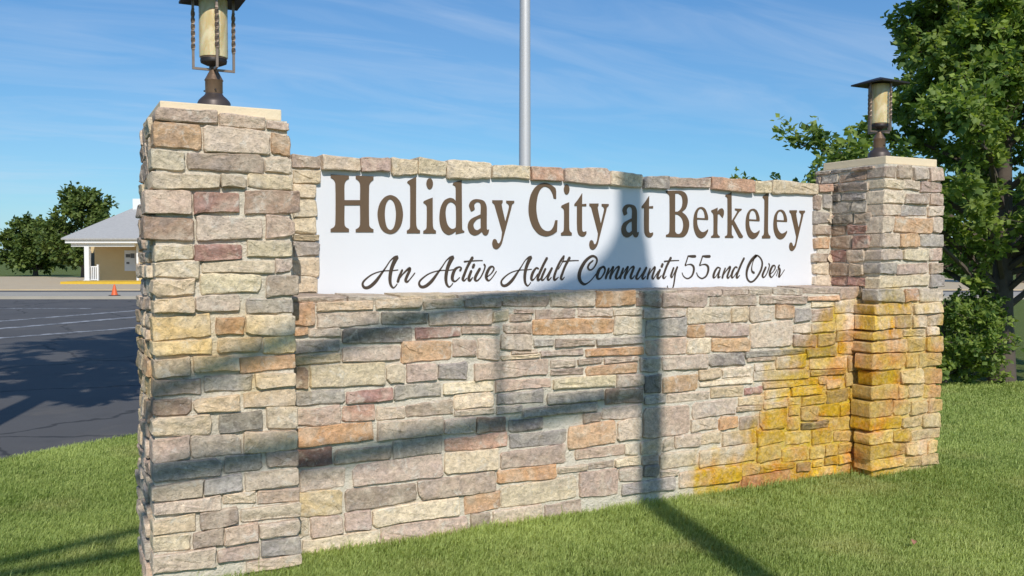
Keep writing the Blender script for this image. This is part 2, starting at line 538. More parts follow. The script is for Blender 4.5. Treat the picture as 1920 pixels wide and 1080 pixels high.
def stone_mesh(wd, ht, front, back, rg):
    """One hewn stone: irregular outline, worn arris, slightly humped face. Local: x width, z height, -y outwards."""
    hw, hh = wd / 2, ht / 2
    nx = max(3, min(9, int(round(wd / .05)))); nz = max(2, min(4, int(round(ht / .04))))
    cut = [rg.uniform(.03, .11) * min(wd, ht) * (2.6 if rg.random() < .15 else 1) for _ in range(4)]
    jit = min(.0038, .04 * min(wd, ht))
    P = []
    def side(a, b, n):
        for i in range(n):
            t = i / n
            P.append((a[0] + (b[0] - a[0]) * t, a[1] + (b[1] - a[1]) * t))
    c = cut
    A = [(-hw + c[0], -hh), (hw - c[1], -hh), (hw, -hh + c[1]), (hw, hh - c[2]), (hw - c[2], hh), (-hw + c[3], hh), (-hw, hh - c[3]), (-hw, -hh + c[0])]
    side(A[0], A[1], nx); side(A[1], A[2], 1); side(A[2], A[3], nz); side(A[3], A[4], 1)
    side(A[4], A[5], nx); side(A[5], A[6], 1); side(A[6], A[7], nz); side(A[7], A[0], 1)
    bow = [rg.uniform(-.006, .006) for _ in range(2)]
    tilt = [rg.uniform(-.010, .010) for _ in range(2)]
    Q = []
    for x, z in P:
        u = x / hw
        z2 = z + (bow[0] * (1 - u * u) + tilt[0] * u if z > 0 else bow[1] * (1 - u * u) + tilt[1] * u) * min(1, ht / .09)
        Q.append((x + rg.uniform(-jit, jit), z2 + rg.uniform(-jit, jit)))
    N = len(Q)
    bev = min(.0055, .09 * ht) * rg.uniform(.6, 1.3)
    tx, tz = rg.uniform(-.006, .006), rg.uniform(-.006, .006)
    def yy(x, z, e): return -(front + tx * x / hw + tz * z / hh + e)
    V = []
    for x, z in Q: V.append((x, back, z))
    for x, z in Q: V.append((x, yy(x, z, -bev * rg.uniform(.9, 1.7)), z))
    for x, z in Q:
        sx_, sz_ = 1 - bev / hw, 1 - bev / hh
        V.append((x * sx_, yy(x, z, rg.uniform(-.0022, .0022)), z * sz_))
    for sx_, sz_, am in ((1 - min(.22, .018 / hw), .72, .0042), (1 - min(.45, .040 / hw), .36, .0036)):
        for x, z in Q:
            V.append((x * sx_ + rg.uniform(-.004, .004), yy(x, z, rg.uniform(-am, am)), z * sz_ + rg.uniform(-.003, .003)))
    F = []
    for r_ in range(4):
        for i in range(N):
            j = (i + 1) % N
            F.append((r_ * N + i, r_ * N + j, (r_ + 1) * N + j, (r_ + 1) * N + i))
    # close the face: strip between the lower and upper halves of the inner ring
    ring = [4 * N + i for i in range(N)]
    lo = 0; hi = N - 1
    while hi - lo > 2:
        F.append((ring[lo], ring[lo + 1], ring[hi - 1], ring[hi])); lo += 1; hi -= 1
    if hi - lo == 2: F.append((ring[lo], ring[lo + 1], ring[hi]))
    F.append(tuple(range(N - 1, -1, -1)))
    me = bpy.data.meshes.new('stone')
    me.from_pydata(V, [], F)
    me.polygons.foreach_set('use_smooth', [True] * len(me.polygons))
    me.update()
    me.set_sharp_from_angle(angle=R(30))
    me.materials.append(M['stone'])
    return me

def add_stone(parent, cx, cy, cz, wd, ht, front, back, col, rz=0.0, name='stone'):
    me = stone_mesh(wd, ht, front, back, rng)
    o = bpy.data.objects.new(name, me)
    o.location = (cx, cy, cz)
    o.rotation_euler = (0, rng.uniform(-.006, .006), rz)
    k = rng.uniform(.90, 1.24)
    c = LINC[col]
    o.color = (c[0] * k * rng.uniform(1.0, 1.05), c[1] * k * rng.uniform(.97, 1.0), c[2] * k * rng.uniform(.91, 1.01), 1)
    return link(o, parent)

def mortar_front(name, x0, x1, z0, z1, yf, yb, parent, cell=.035, amp=.004, seed=1):
    """A block of mortar whose front face is uneven."""
    nx = max(2, int((x1 - x0) / cell)); nz = max(2, int((z1 - z0) / cell))
    rg = np.random.default_rng(seed)
    g = rg.normal(0, 1, (nx + 1, nz + 1)); g = (g + np.roll(g, 1, 0) + np.roll(g, 1, 1)) / 3 * amp
    V = []; F = []
    for i in range(nx + 1):
        for k in range(nz + 1):
            e = 0 if i in (0, nx) or k in (0, nz) else g[i, k]
            V.append((x0 + (x1 - x0) * i / nx, yf + e, z0 + (z1 - z0) * k / nz))
    st = nz + 1
    for i in range(nx):
        for k in range(nz):
            F.append((i * st + k, (i + 1) * st + k, (i + 1) * st + k + 1, i * st + k + 1))
    b = len(V)
    V += [(x0, yb, z0), (x1, yb, z0), (x1, yb, z1), (x0, yb, z1)]
    bot = [i * st for i in range(nx + 1)]; top = [i * st + nz for i in range(nx + 1)]
    F.append(tuple(bot[::-1]) + (b, b + 1)); F.append(tuple(top) + (b + 2, b + 3))
    F.append(tuple(range(0, st)) + (b + 3, b)); F.append(tuple((nx * st + k) for k in range(nz, -1, -1)) + (b + 1, b + 2))
    F.append((b + 1, b, b + 3, b + 2))
    return mesh_obj(name, V, F, M['mortar'], parent, True, R(50))

STONES = {'LP':[(553,861,2383,2451,'b'),(873,1119,2372,2441,'p'),(1126,1244,2374,2418,'p'),(536,778,2239,2371,'o'),(789,1140,2231,2366,'k'),(1150,1258,2231,2350,'o'),(528,692,2125,2228,
'l'),(703,1106,2129,2225,'b'),(1113,1264,2131,2219,'l'),(523,867,2028,2112,'c'),(877,1011,2040,2113,'k'),(1022,1267,2044,2121,'c'),(489,723,1890,2016,'p'),(735,974,1901,
2015,'r'),(1003,1304,1908,2033,'B'),(485,737,1751,1877,'B'),(747,1092,1760,1888,'k'),(1117,1273,1775,1898,'p'),(555,731,1646,1730,'c'),(737,983,1649,1731,'r'),(1012,1242,
1666,1754,'c'),(547,759,1553,1640,'c'),(776,1162,1576,1641,'c'),(1168,1249,1581,1660,'k'),(523,737,1461,1546,'t'),(765,1086,1467,1569,'c'),(1115,1297,1443,1563,'b'),(558,
731,1365,1450,'t'),(737,970,1374,1454,'k'),(1005,1240,1352,1434,'g'),(521,814,1225,1354,'y'),(842,993,1238,1336,'o'),(1004,1265,1230,1341,'l'),(520,820,1140,1219,'y'),
(851,1089,1140,1224,'t'),(1095,1253,1127,1224,'y'),(538,710,1025,1128,'t'),(723,963,1041,1125,'t'),(970,1260,1029,1115,'o'),(527,764,924,1013,'b'),(776,1037,927,1019,
'g'),(1052,1259,933,1019,'t'),(536,713,822,911,'B'),(720,964,823,903,'t'),(986,1273,831,921,'t'),(548,815,711,814,'c'),(854,1086,707,809,'G'),(1109,1265,702,825,'c'),
(546,701,578,704,'p'),(708,973,579,701,'k'),(988,1268,578,696,'t'),(535,865,467,571,'g'),(880,1084,476,570,'g'),(1110,1267,483,572,'b'),(511,766,368,457,'k'),(772,975,
376,461,'g'),(989,1285,370,470,'k'),(517,860,288,362,'k'),(871,1046,301,364,'c'),(1057,1261,277,358,'p'),(535,727,186,271,'t'),(748,952,190,282,'b'),(966,1272,191,271,
'k'),(527,700,93,175,'c'),(713,871,88,180,'b'),(877,1058,81,184,'p'),(1064,1283,89,176,'k'),(516,829,-26,80,'k'),(840,1066,-14,68,'p'),(1077,1294,-18,75,'g'),(992,1281,
-87,-24,'k')],
'LW':[(1274,1443,1265,1398,'o'),(1457,1804,1343,1400,'t'),(1821,2127,1347,1413,'t'),(2136,2412,1339,1403,'b'),(2421,2680,1337,1406,'b'),(2690,3048,1340,1416,'b'),(1456,1846,
1248,1335,'k'),(1859,2163,1251,1321,'G'),(2172,2612,1231,1324,'k'),(2622,2739,1246,1316,'c'),(2749,2910,1241,1287,'b'),(1321,1400,1205,1252,'o'),(1408,1602,1187,1242,
'l'),(1610,2055,1142,1232,'G'),(2082,2392,1158,1225,'r'),(2402,2670,1168,1216,'b'),(2700,2914,1159,1224,'p'),(1297,1593,1095,1174,'g'),(1610,1981,1033,1119,'k'),(1987,
2327,1008,1136,'o'),(2336,2506,1022,1134,'p'),(2515,2670,996,1136,'k'),(2680,2910,1057,1153,'k'),(2680,2973,993,1019,'c'),(1295,1398,886,1018,'B'),(1410,1879,883,1021,
'c'),(1888,2001,880,1002,'k'),(2020,2222,883,997,'p'),(2234,2439,881,992,'g'),(2487,3038,870,977,'p'),(1326,1622,785,870,'g'),(1633,1930,780,854,'r'),(1939,2252,778,871,
'g'),(2271,2631,789,864,'c'),(2641,3064,782,854,'p'),(2345,2626,686,783,'c'),(2650,3007,690,775,'g'),(3061,3410,1328,1436,'k'),(3421,3751,1327,1435,'O'),(3763,3980,1312,
1410,'B'),(3986,4402,1299,1404,'p'),(4427,4883,1300,1386,'b'),(2779,2925,1293,1321,'b'),(2940,3253,1251,1314,'b'),(3275,3560,1251,1316,'k'),(3571,3810,1255,1306,'l'),
(3822,4197,1233,1293,'k'),(4216,4620,1178,1286,'l'),(4633,4804,1179,1289,'t'),(2920,3568,1142,1242,'O'),(3574,3811,1120,1249,'l'),(3846,4204,1093,1223,'g'),(4217,4378,
1077,1166,'O'),(4391,4805,1075,1166,'p'),(2930,3085,1065,1114,'g'),(3095,3416,1054,1109,'b'),(3427,3834,1052,1103,'g'),(3847,4205,961,1080,'p'),(4218,4442,957,1066,'c'),
(4449,4821,951,1058,'o'),(2759,2961,1025,1049,'k'),(2979,3319,995,1036,'b'),(3340,3823,974,1030,'O'),(3059,3254,917,967,'k'),(3276,3472,928,965,'b'),(3494,3777,924,962,
'b'),(3796,3977,845,949,'g'),(3989,4406,845,944,'k'),(4417,4764,847,939,'G'),(4794,5079,866,898,'b'),(3059,3319,861,906,'b'),(3341,3766,846,914,'o'),(3080,3584,765,840,
'c'),(3595,3826,749,833,'k'),(3837,3988,689,819,'G'),(4001,4319,682,798,'o'),(4331,4853,702,751,'c'),(4869,5080,790,843,'l'),(3033,3489,668,742,'g'),(3501,3824,628,738,
'B'),(3837,4026,609,676,'g'),(4038,4433,606,671,'k'),(4445,4757,606,691,'t'),(4770,4945,618,669,'r'),(2842,3429,593,659,'g'),(3473,3814,526,616,'k'),(3826,4247,368,577,
'p'),(4271,4687,472,596,'k'),(4712,4960,532,600,'t'),(1325,1599,664,771,'p'),(1610,1814,667,768,'q'),(1826,2009,662,741,'k'),(2018,2335,662,747,'b'),(2345,2631,642,680,
'k'),(2650,2836,635,683,'g'),(1332,1800,542,655,'O'),(1826,2270,535,648,'k'),(2276,2496,533,628,'k'),(2505,2719,515,619,'B'),(2739,3002,508,587,'G'),(1307,1545,419,530,
'R'),(1556,1920,413,501,'b'),(1929,2261,412,529,'g'),(2279,2729,419,509,'q'),(2744,3186,392,491,'g'),(1346,1622,269,401,'k'),(1672,2265,265,406,'p'),(2279,2660,274,413,
'c'),(2680,3176,266,382,'p'),(1337,1604,118,262,'y'),(1622,2081,126,252,'b'),(2096,2640,130,259,'p'),(2655,3107,162,260,'O'),(1336,1400,-2,107,'c'),(1408,1607,-9,112,
'p'),(1620,1785,-6,113,'p'),(1797,2381,-1,115,'c'),(2419,2670,4,124,'o'),(2680,3267,5,156,'c'),(1359,1831,-102,-18,'c'),(1848,2437,-132,-7,'p'),(2460,2607,-118,-8,'b'),
(2621,2993,-109,-3,'k'),(3199,3591,352,509,'o'),(3603,3807,366,515,'k'),(3804,3992,248,354,'k'),(4004,4101,258,346,'l'),(4107,4347,261,362,'k'),(4354,4538,270,358,'t'),
(4258,4512,375,459,'k'),(4524,4706,364,466,'O'),(4726,4914,353,451,'b'),(4558,4881,239,342,'t'),(3256,3665,269,340,'p'),(3671,3792,261,337,'l'),(3978,4311,122,239,'c'),
(4336,4883,102,230,'t'),(3118,3354,187,232,'k'),(3364,3575,193,235,'b'),(3586,3804,183,242,'c'),(3816,3965,178,236,'b'),(4151,4737,-41,80,'t'),(4743,4923,-4,76,'t'),
(3289,3610,-3,177,'p'),(3621,3815,74,165,'k'),(3828,3972,79,166,'G'),(3644,4115,-30,58,'g'),(3014,3311,-105,-9,'b'),(4913,5401,1305,1369,'p'),(5413,5761,1321,1357,'o'),
(5081,5265,1191,1296,'o'),(5277,5453,1162,1264,'g'),(5464,5704,1152,1258,'p'),(4827,5255,972,1168,'k'),(5268,5454,1066,1139,'k'),(5467,5720,1065,1139,'k'),(5267,5519,956,
1054,'p'),(5532,5721,958,1053,'b'),(5773,6153,1329,1423,'p'),(5716,6133,1211,1315,'l'),(5732,6151,1076,1200,'l'),(5734,6091,986,1064,'b'),(5764,6148,878,973,'t'),(4777,
5394,904,945,'g'),(5406,5731,871,945,'g'),(5446,5862,768,860,'c'),(5875,6150,737,864,'t'),(4859,5434,711,784,'l'),(4550,4831,757,828,'l'),(5453,5836,718,762,'k'),(4981,
5224,567,640,'l'),(5284,5537,648,695,'t'),(5248,5577,569,634,'t'),(5641,5798,604,676,'c'),(5848,6125,606,726,'t'),(5891,6127,481,593,'t'),(5634,5869,487,592,'b'),(5361,
5622,489,557,'t'),(4693,4946,488,526,'t'),(4970,5212,490,540,'k'),(5232,5337,415,489,'t'),(5357,5541,367,478,'t'),(5553,5775,379,476,'t'),(5788,6143,378,467,'t'),(4924,
5202,332,469,'t'),(5214,5344,307,403,'c'),(5364,5659,293,350,'G'),(5711,5951,255,365,'c'),(5964,6145,254,361,'t'),(4897,5180,212,320,'t'),(5191,5467,188,286,'c'),(5479,
5699,161,280,'t'),(5723,5953,158,244,'t'),(5966,6133,145,240,'t'),(4903,5144,82,199,'t'),(5156,5443,52,154,'c'),(5455,5610,47,149,'c'),(5623,5762,55,141,'t'),(5775,5930,
64,144,'t'),(5952,6148,64,132,'t'),(4929,5293,-6,46,'t'),(5318,5461,-43,27,'b'),(5489,5605,-22,35,'c'),(5624,5768,-19,44,'b'),(5781,6136,-27,51,'l'),(4752,5245,-119,-12,
'q'),(5467,5757,-104,-28,'l'),(5090,5395,795,895,'c'),(4815,5070,1175,1290,'k'),(1270,1600,1030,1085,'t'),(4955,5275,650,700,'t'),(4330,4540,760,835,'t'),(5460,5705,1270,
1310,'c'),(3320,3465,520,585,'b'),(5220,5350,500,560,'l'),(3980,4140,65,110,'k'),(5545,5630,645,710,'k'),(1270,1350,-60,-10,'t')],
'RP':[(6029,6172,2309,2404,'b'),(6185,6359,2314,2422,'b'),(6371,6551,2308,2409,'k'),(6564,6714,2303,2419,'p'),(6036,6244,2223,2298,'c'),(6255,6445,2222,2302,'k'),(6459,6698,
2209,2291,'p'),(6028,6257,2106,2210,'l'),(6269,6562,2108,2197,'b'),(6573,6737,2108,2197,'p'),(6030,6215,2010,2094,'k'),(6228,6540,2010,2094,'g'),(6553,6740,2015,2096,
'l'),(6032,6140,1873,1997,'k'),(6151,6597,1874,1998,'o'),(6609,6724,1878,2003,'k'),(6034,6206,1750,1861,'k'),(6218,6449,1752,1862,'o'),(6461,6745,1756,1861,'g'),(6037,
6255,1646,1738,'k'),(6266,6565,1646,1741,'c'),(6578,6741,1646,1745,'p'),(5987,6175,1535,1624,'g'),(6188,6576,1535,1619,'b'),(6588,6737,1533,1623,'p'),(5989,6576,1424,
1523,'c'),(6588,6754,1419,1522,'g'),(5951,6269,1305,1413,'g'),(6280,6452,1305,1412,'q'),(6463,6757,1299,1407,'k'),(5926,6383,1205,1294,'p'),(6395,6745,1200,1288,'c'),
(5928,6163,1088,1192,'c'),(6175,6379,1088,1192,'b'),(6391,6548,1082,1188,'l'),(6566,6762,1097,1188,'t'),(5917,6269,1004,1076,'t'),(6281,6535,1016,1074,'t'),(6557,6709,
1017,1086,'l'),(5905,6319,898,993,'t'),(6330,6546,889,1004,'t'),(6558,6759,879,1005,'t'),(5901,6297,761,886,'t'),(6310,6462,766,877,'t'),(6474,6739,755,867,'t'),(5913,
6239,640,750,'t'),(6252,6524,630,743,'c'),(6543,6755,604,732,'t'),(5902,6207,519,634,'t'),(6219,6334,512,618,'c'),(6346,6527,511,618,'l'),(6539,6750,486,595,'c'),(5887,
6156,381,507,'t'),(6168,6361,382,500,'c'),(6372,6582,371,474,'c'),(6594,6763,367,474,'t'),(5889,6262,270,370,'t'),(6273,6516,263,349,'l'),(6528,6751,239,356,'l'),(5891,
6167,156,258,'c'),(6179,6376,156,251,'k'),(6388,6739,146,228,'l'),(5893,6308,43,144,'t'),(6321,6446,34,133,'c'),(6457,6586,27,133,'l'),(6599,6712,22,131,'l'),(5908,6304,
-48,32,'c'),(6316,6502,-71,14,'t'),(6515,6736,-77,11,'t')],
'UC':[(1395,1567,2219,2294,'b'),(1583,1826,2213,2301,'c'),(1839,2028,2215,2309,'p'),(2046,2222,2206,2311,'c'),(2232,2427,2210,2316,'c'),(2437,2760,2201,2316,'c'),(2776,3068,
2211,2305,'c'),(3089,3334,2208,2305,'q'),(3357,3733,2202,2315,'p'),(3745,4032,2195,2297,'c'),(4051,4275,2185,2284,'g'),(4287,4689,2207,2285,'b'),(4703,5128,2197,2300,
'q'),(5142,5306,2191,2280,'c'),(5333,5841,2191,2295,'c'),(5853,6090,2223,2290,'q')],
'UF':[(1400,1571,2124,2211,'c'),(1399,1541,2037,2117,'c'),(1398,1549,1918,2026,'c'),(1397,1544,1815,1910,'c'),(1397,1556,1769,1806,'t'),(1396,1562,1669,1763,'g'),(1395,1561,
1548,1661,'c'),(1394,1550,1440,1536,'c'),(5805,5887,2078,2191,'b'),(5901,6120,2082,2200,'g'),(5803,5975,1958,2058,'g'),(5991,6122,1959,2054,'c'),(5810,6112,1857,1942,
'b'),(5812,6113,1741,1842,'o'),(5789,5979,1632,1701,'b'),(5993,6117,1612,1702,'c'),(5803,5966,1528,1620,'l'),(5987,6133,1522,1602,'c'),(5805,5982,1429,1515,'l'),(5995,
6141,1420,1510,'t')]}

def side_courses(parent, face, x, y0, y1, z0, z1, cols, seed):
    """Coursed stones on a side face (face = -1 left, +1 right)."""
    rg = random.Random(seed)
    z = z0
    while z < z1 - .03:
        h = min(rg.uniform(.065, .125), z1 - z)
        y = y0 + rg.uniform(-.05, .04)
        while y < y1 - .03:
            ln = min(rg.uniform(.14, .34), y1 - y)
            if y1 - y - ln < .07: ln = y1 - y
            add_stone(parent, x(z + h / 2), y + ln / 2, z + h / 2, ln - .014, h - .014, rg.uniform(.010, .034), .05,
                      rg.choice(cols), rz=-math.pi / 2 if face < 0 else math.pi / 2)
            y += ln
        z += h

def pillar(label, xb, xt, rows, seed, cap, sidecols):
    x0, x1 = (xb[0] + xt[0]) / 2, (xb[1] + xt[1]) / 2
    def xl(z): return xb[0] + (xt[0] - xb[0]) * max(0, min(1, z / 2.4))
    def xr(z): return xb[1] + (xt[1] - xb[1]) * max(0, min(1, z / 2.4))
    p = thing('stone_pillar', label, 'pillar', ((x0 + x1) / 2, 5.47, GZ), group='stone pillars of the sign wall')
    def loc(o):           # children are laid out in world metres
        o.matrix_parent_inverse = Matrix.Translation(-Vector(p.location)); return o
    mc = loc(mortar_front('mortar_core', x0, x1, GZ - .2, 2.425, 5.115, 5.83, p, seed=seed))
    for v in mc.data.vertices:
        u = (v.co.x - x0) / (x1 - x0); v.co.x = xl(v.co.z) + (xr(v.co.z) - xl(v.co.z)) * u
    for a, b, c, d, col in STONES[rows]:
        a, b, c, d = a / 1000, b / 1000, c / 1000, d / 1000
        zm = (c + d) / 2
        endl, endr = a < xl(zm) + .06, b > xr(zm) - .07
        if endl: a = min(a, xl(zm) - rng.uniform(.004, .016))
        if endr: b = max(b, xr(zm) + rng.uniform(.004, .014))
        back = rng.uniform(.12, .20) if (endl or endr) else .04
        loc(add_stone(p, (a + b) / 2, 5.115, (c + d) / 2, b - a, d - c, rng.uniform(.014, .034), back, col))
    n0 = len(p.children)
    side_courses(p, -1, xl, 5.25, 5.84, GZ, 2.42, sidecols, seed + 1)
    side_courses(p, +1, xr, 5.25, 5.84, GZ, 2.42, sidecols, seed + 2)
    for o in p.children[n0:]: loc(o)
    loc(box('capstone', cap[0], cap[1], 5.135, 5.80, 2.428, 2.492, M['cap'], p, .007))
    return p
pillar('near stone pillar under the bigger lantern, at the left end of the sign wall', (.515, 1.29), (.555, 1.24), 'LP', 21, (.575, 1.215), 'ktplcbgb')
pillar('far stone pillar stained orange with rust, at the right end of the sign wall', (5.945, 6.69), (6.045, 6.72), 'RP', 51, (6.085, 6.70), 'bBgGkbgr')

# ------------------------------------------------------------------ sign wall
W = thing('stone_sign_wall', 'long stone wall between two pillars carrying a white community name sign', 'sign wall', (3.6, 5.6, GZ))
WI = Matrix.Translation(-Vector(W.location))
def wl(o): o.matrix_parent_inverse = WI; return o
wl(mortar_front('mortar_core', 1.2, 6.02, GZ - .2, 1.385, 5.318, 5.90, W, seed=5))
wl(box('upper_core', 1.2, 6.02, 5.665, 5.90, 1.385, 2.235, M['mortar'], W))
wl(mortar_front('mortar_strip', 1.2, 1.535, 1.386, 2.235, 5.632, 5.664, W, seed=6))
wl(mortar_front('mortar_strip', 5.855, 6.02, 1.386, 2.235, 5.632, 5.664, W, seed=7))
for a, b, c, d, col in STONES['LW']:
    if a > 5960: continue
    a, b, c, d = a / 1000, min(b, 5990) / 1000, c / 1000, d / 1000
    wl(add_stone(W, (a + b) / 2, 5.318, (c + d) / 2, b - a, d - c, rng.uniform(.012, .025), .04, col))
for a, b, c, d, col in STONES['UF']:
    a, b, c, d = a / 1000, min(b, 5990) / 1000, c / 1000, d / 1000
    wl(add_stone(W, (a + b) / 2, 5.636, (c + d) / 2, b - a, d - c, rng.uniform(.016, .032), .02, col))
for a, b, c, d, col in STONES['UC']:
    a, b, c, d = a / 1000, min(b, 6000) / 1000, c / 1000, d / 1000
    wl(add_stone(W, (a + b) / 2, 5.636, (c + d) / 2 + .002, b - a + .006, d - c, rng.uniform(.022, .036), .27, col, name='coping_stone'))
wl(box('coping_bed', 1.2, 6.02, 5.645, 5.90, 2.236, 2.275, M['mortar'], W))
# sloping ledge stones over the thicker lower wall
x = 1.24
while x < 5.97:
    ln = min(rng.uniform(.24, .52), 5.985 - x)
    me = stone_mesh(ln - .012, .05, .0, .30, rng)
    o = bpy.data.objects.new('ledge_stone', me); o.location = (x + ln / 2, 5.309, 1.402 + rng.uniform(-.004, .004))
    o.rotation_euler = (R(1.5), rng.uniform(-.01, .01), 0)
    c = LINC[rng.choice('klktlp')]; o.color = (*[v * .95 for v in c], 1)
    wl(link(o, W)); x += ln
# the white panel
bm = bmesh.new()
rg = random.Random(8)
per = []
def edge(p, q, n):
    for i in range(n):
        t = i / n; per.append((p[0] + (q[0] - p[0]) * t + rg.uniform(-.004, .004), p[1] + (q[1] - p[1]) * t + rg.uniform(-.004, .004)))
edge((1.53, 1.39), (5.86, 1.39), 8); edge((5.86, 1.39), (5.86, 2.24), 14); edge((5.86, 2.24), (1.53, 2.24), 8); edge((1.53, 2.24), (1.53, 1.39), 14)
fv = [bm.verts.new((a, 5.646, b)) for a, b in per]; bv = [bm.verts.new((a, 5.662, b)) for a, b in per]
bm.faces.new(fv); bm.faces.new(bv[::-1])
for i in range(len(fv)):
    j = (i + 1) % len(fv); bm.faces.new((fv[i], bv[i], bv[j], fv[j]))
bmesh.ops.recalc_face_normals(bm, faces=bm.faces[:])
me = bpy.data.meshes.new('sign_panel'); bm.to_mesh(me); bm.free(); me.materials.append(M['sign'])
panel = wl(link(bpy.data.objects.new('sign_panel', me), W))
panel['label'] = 'white rendered panel lettered in brown'

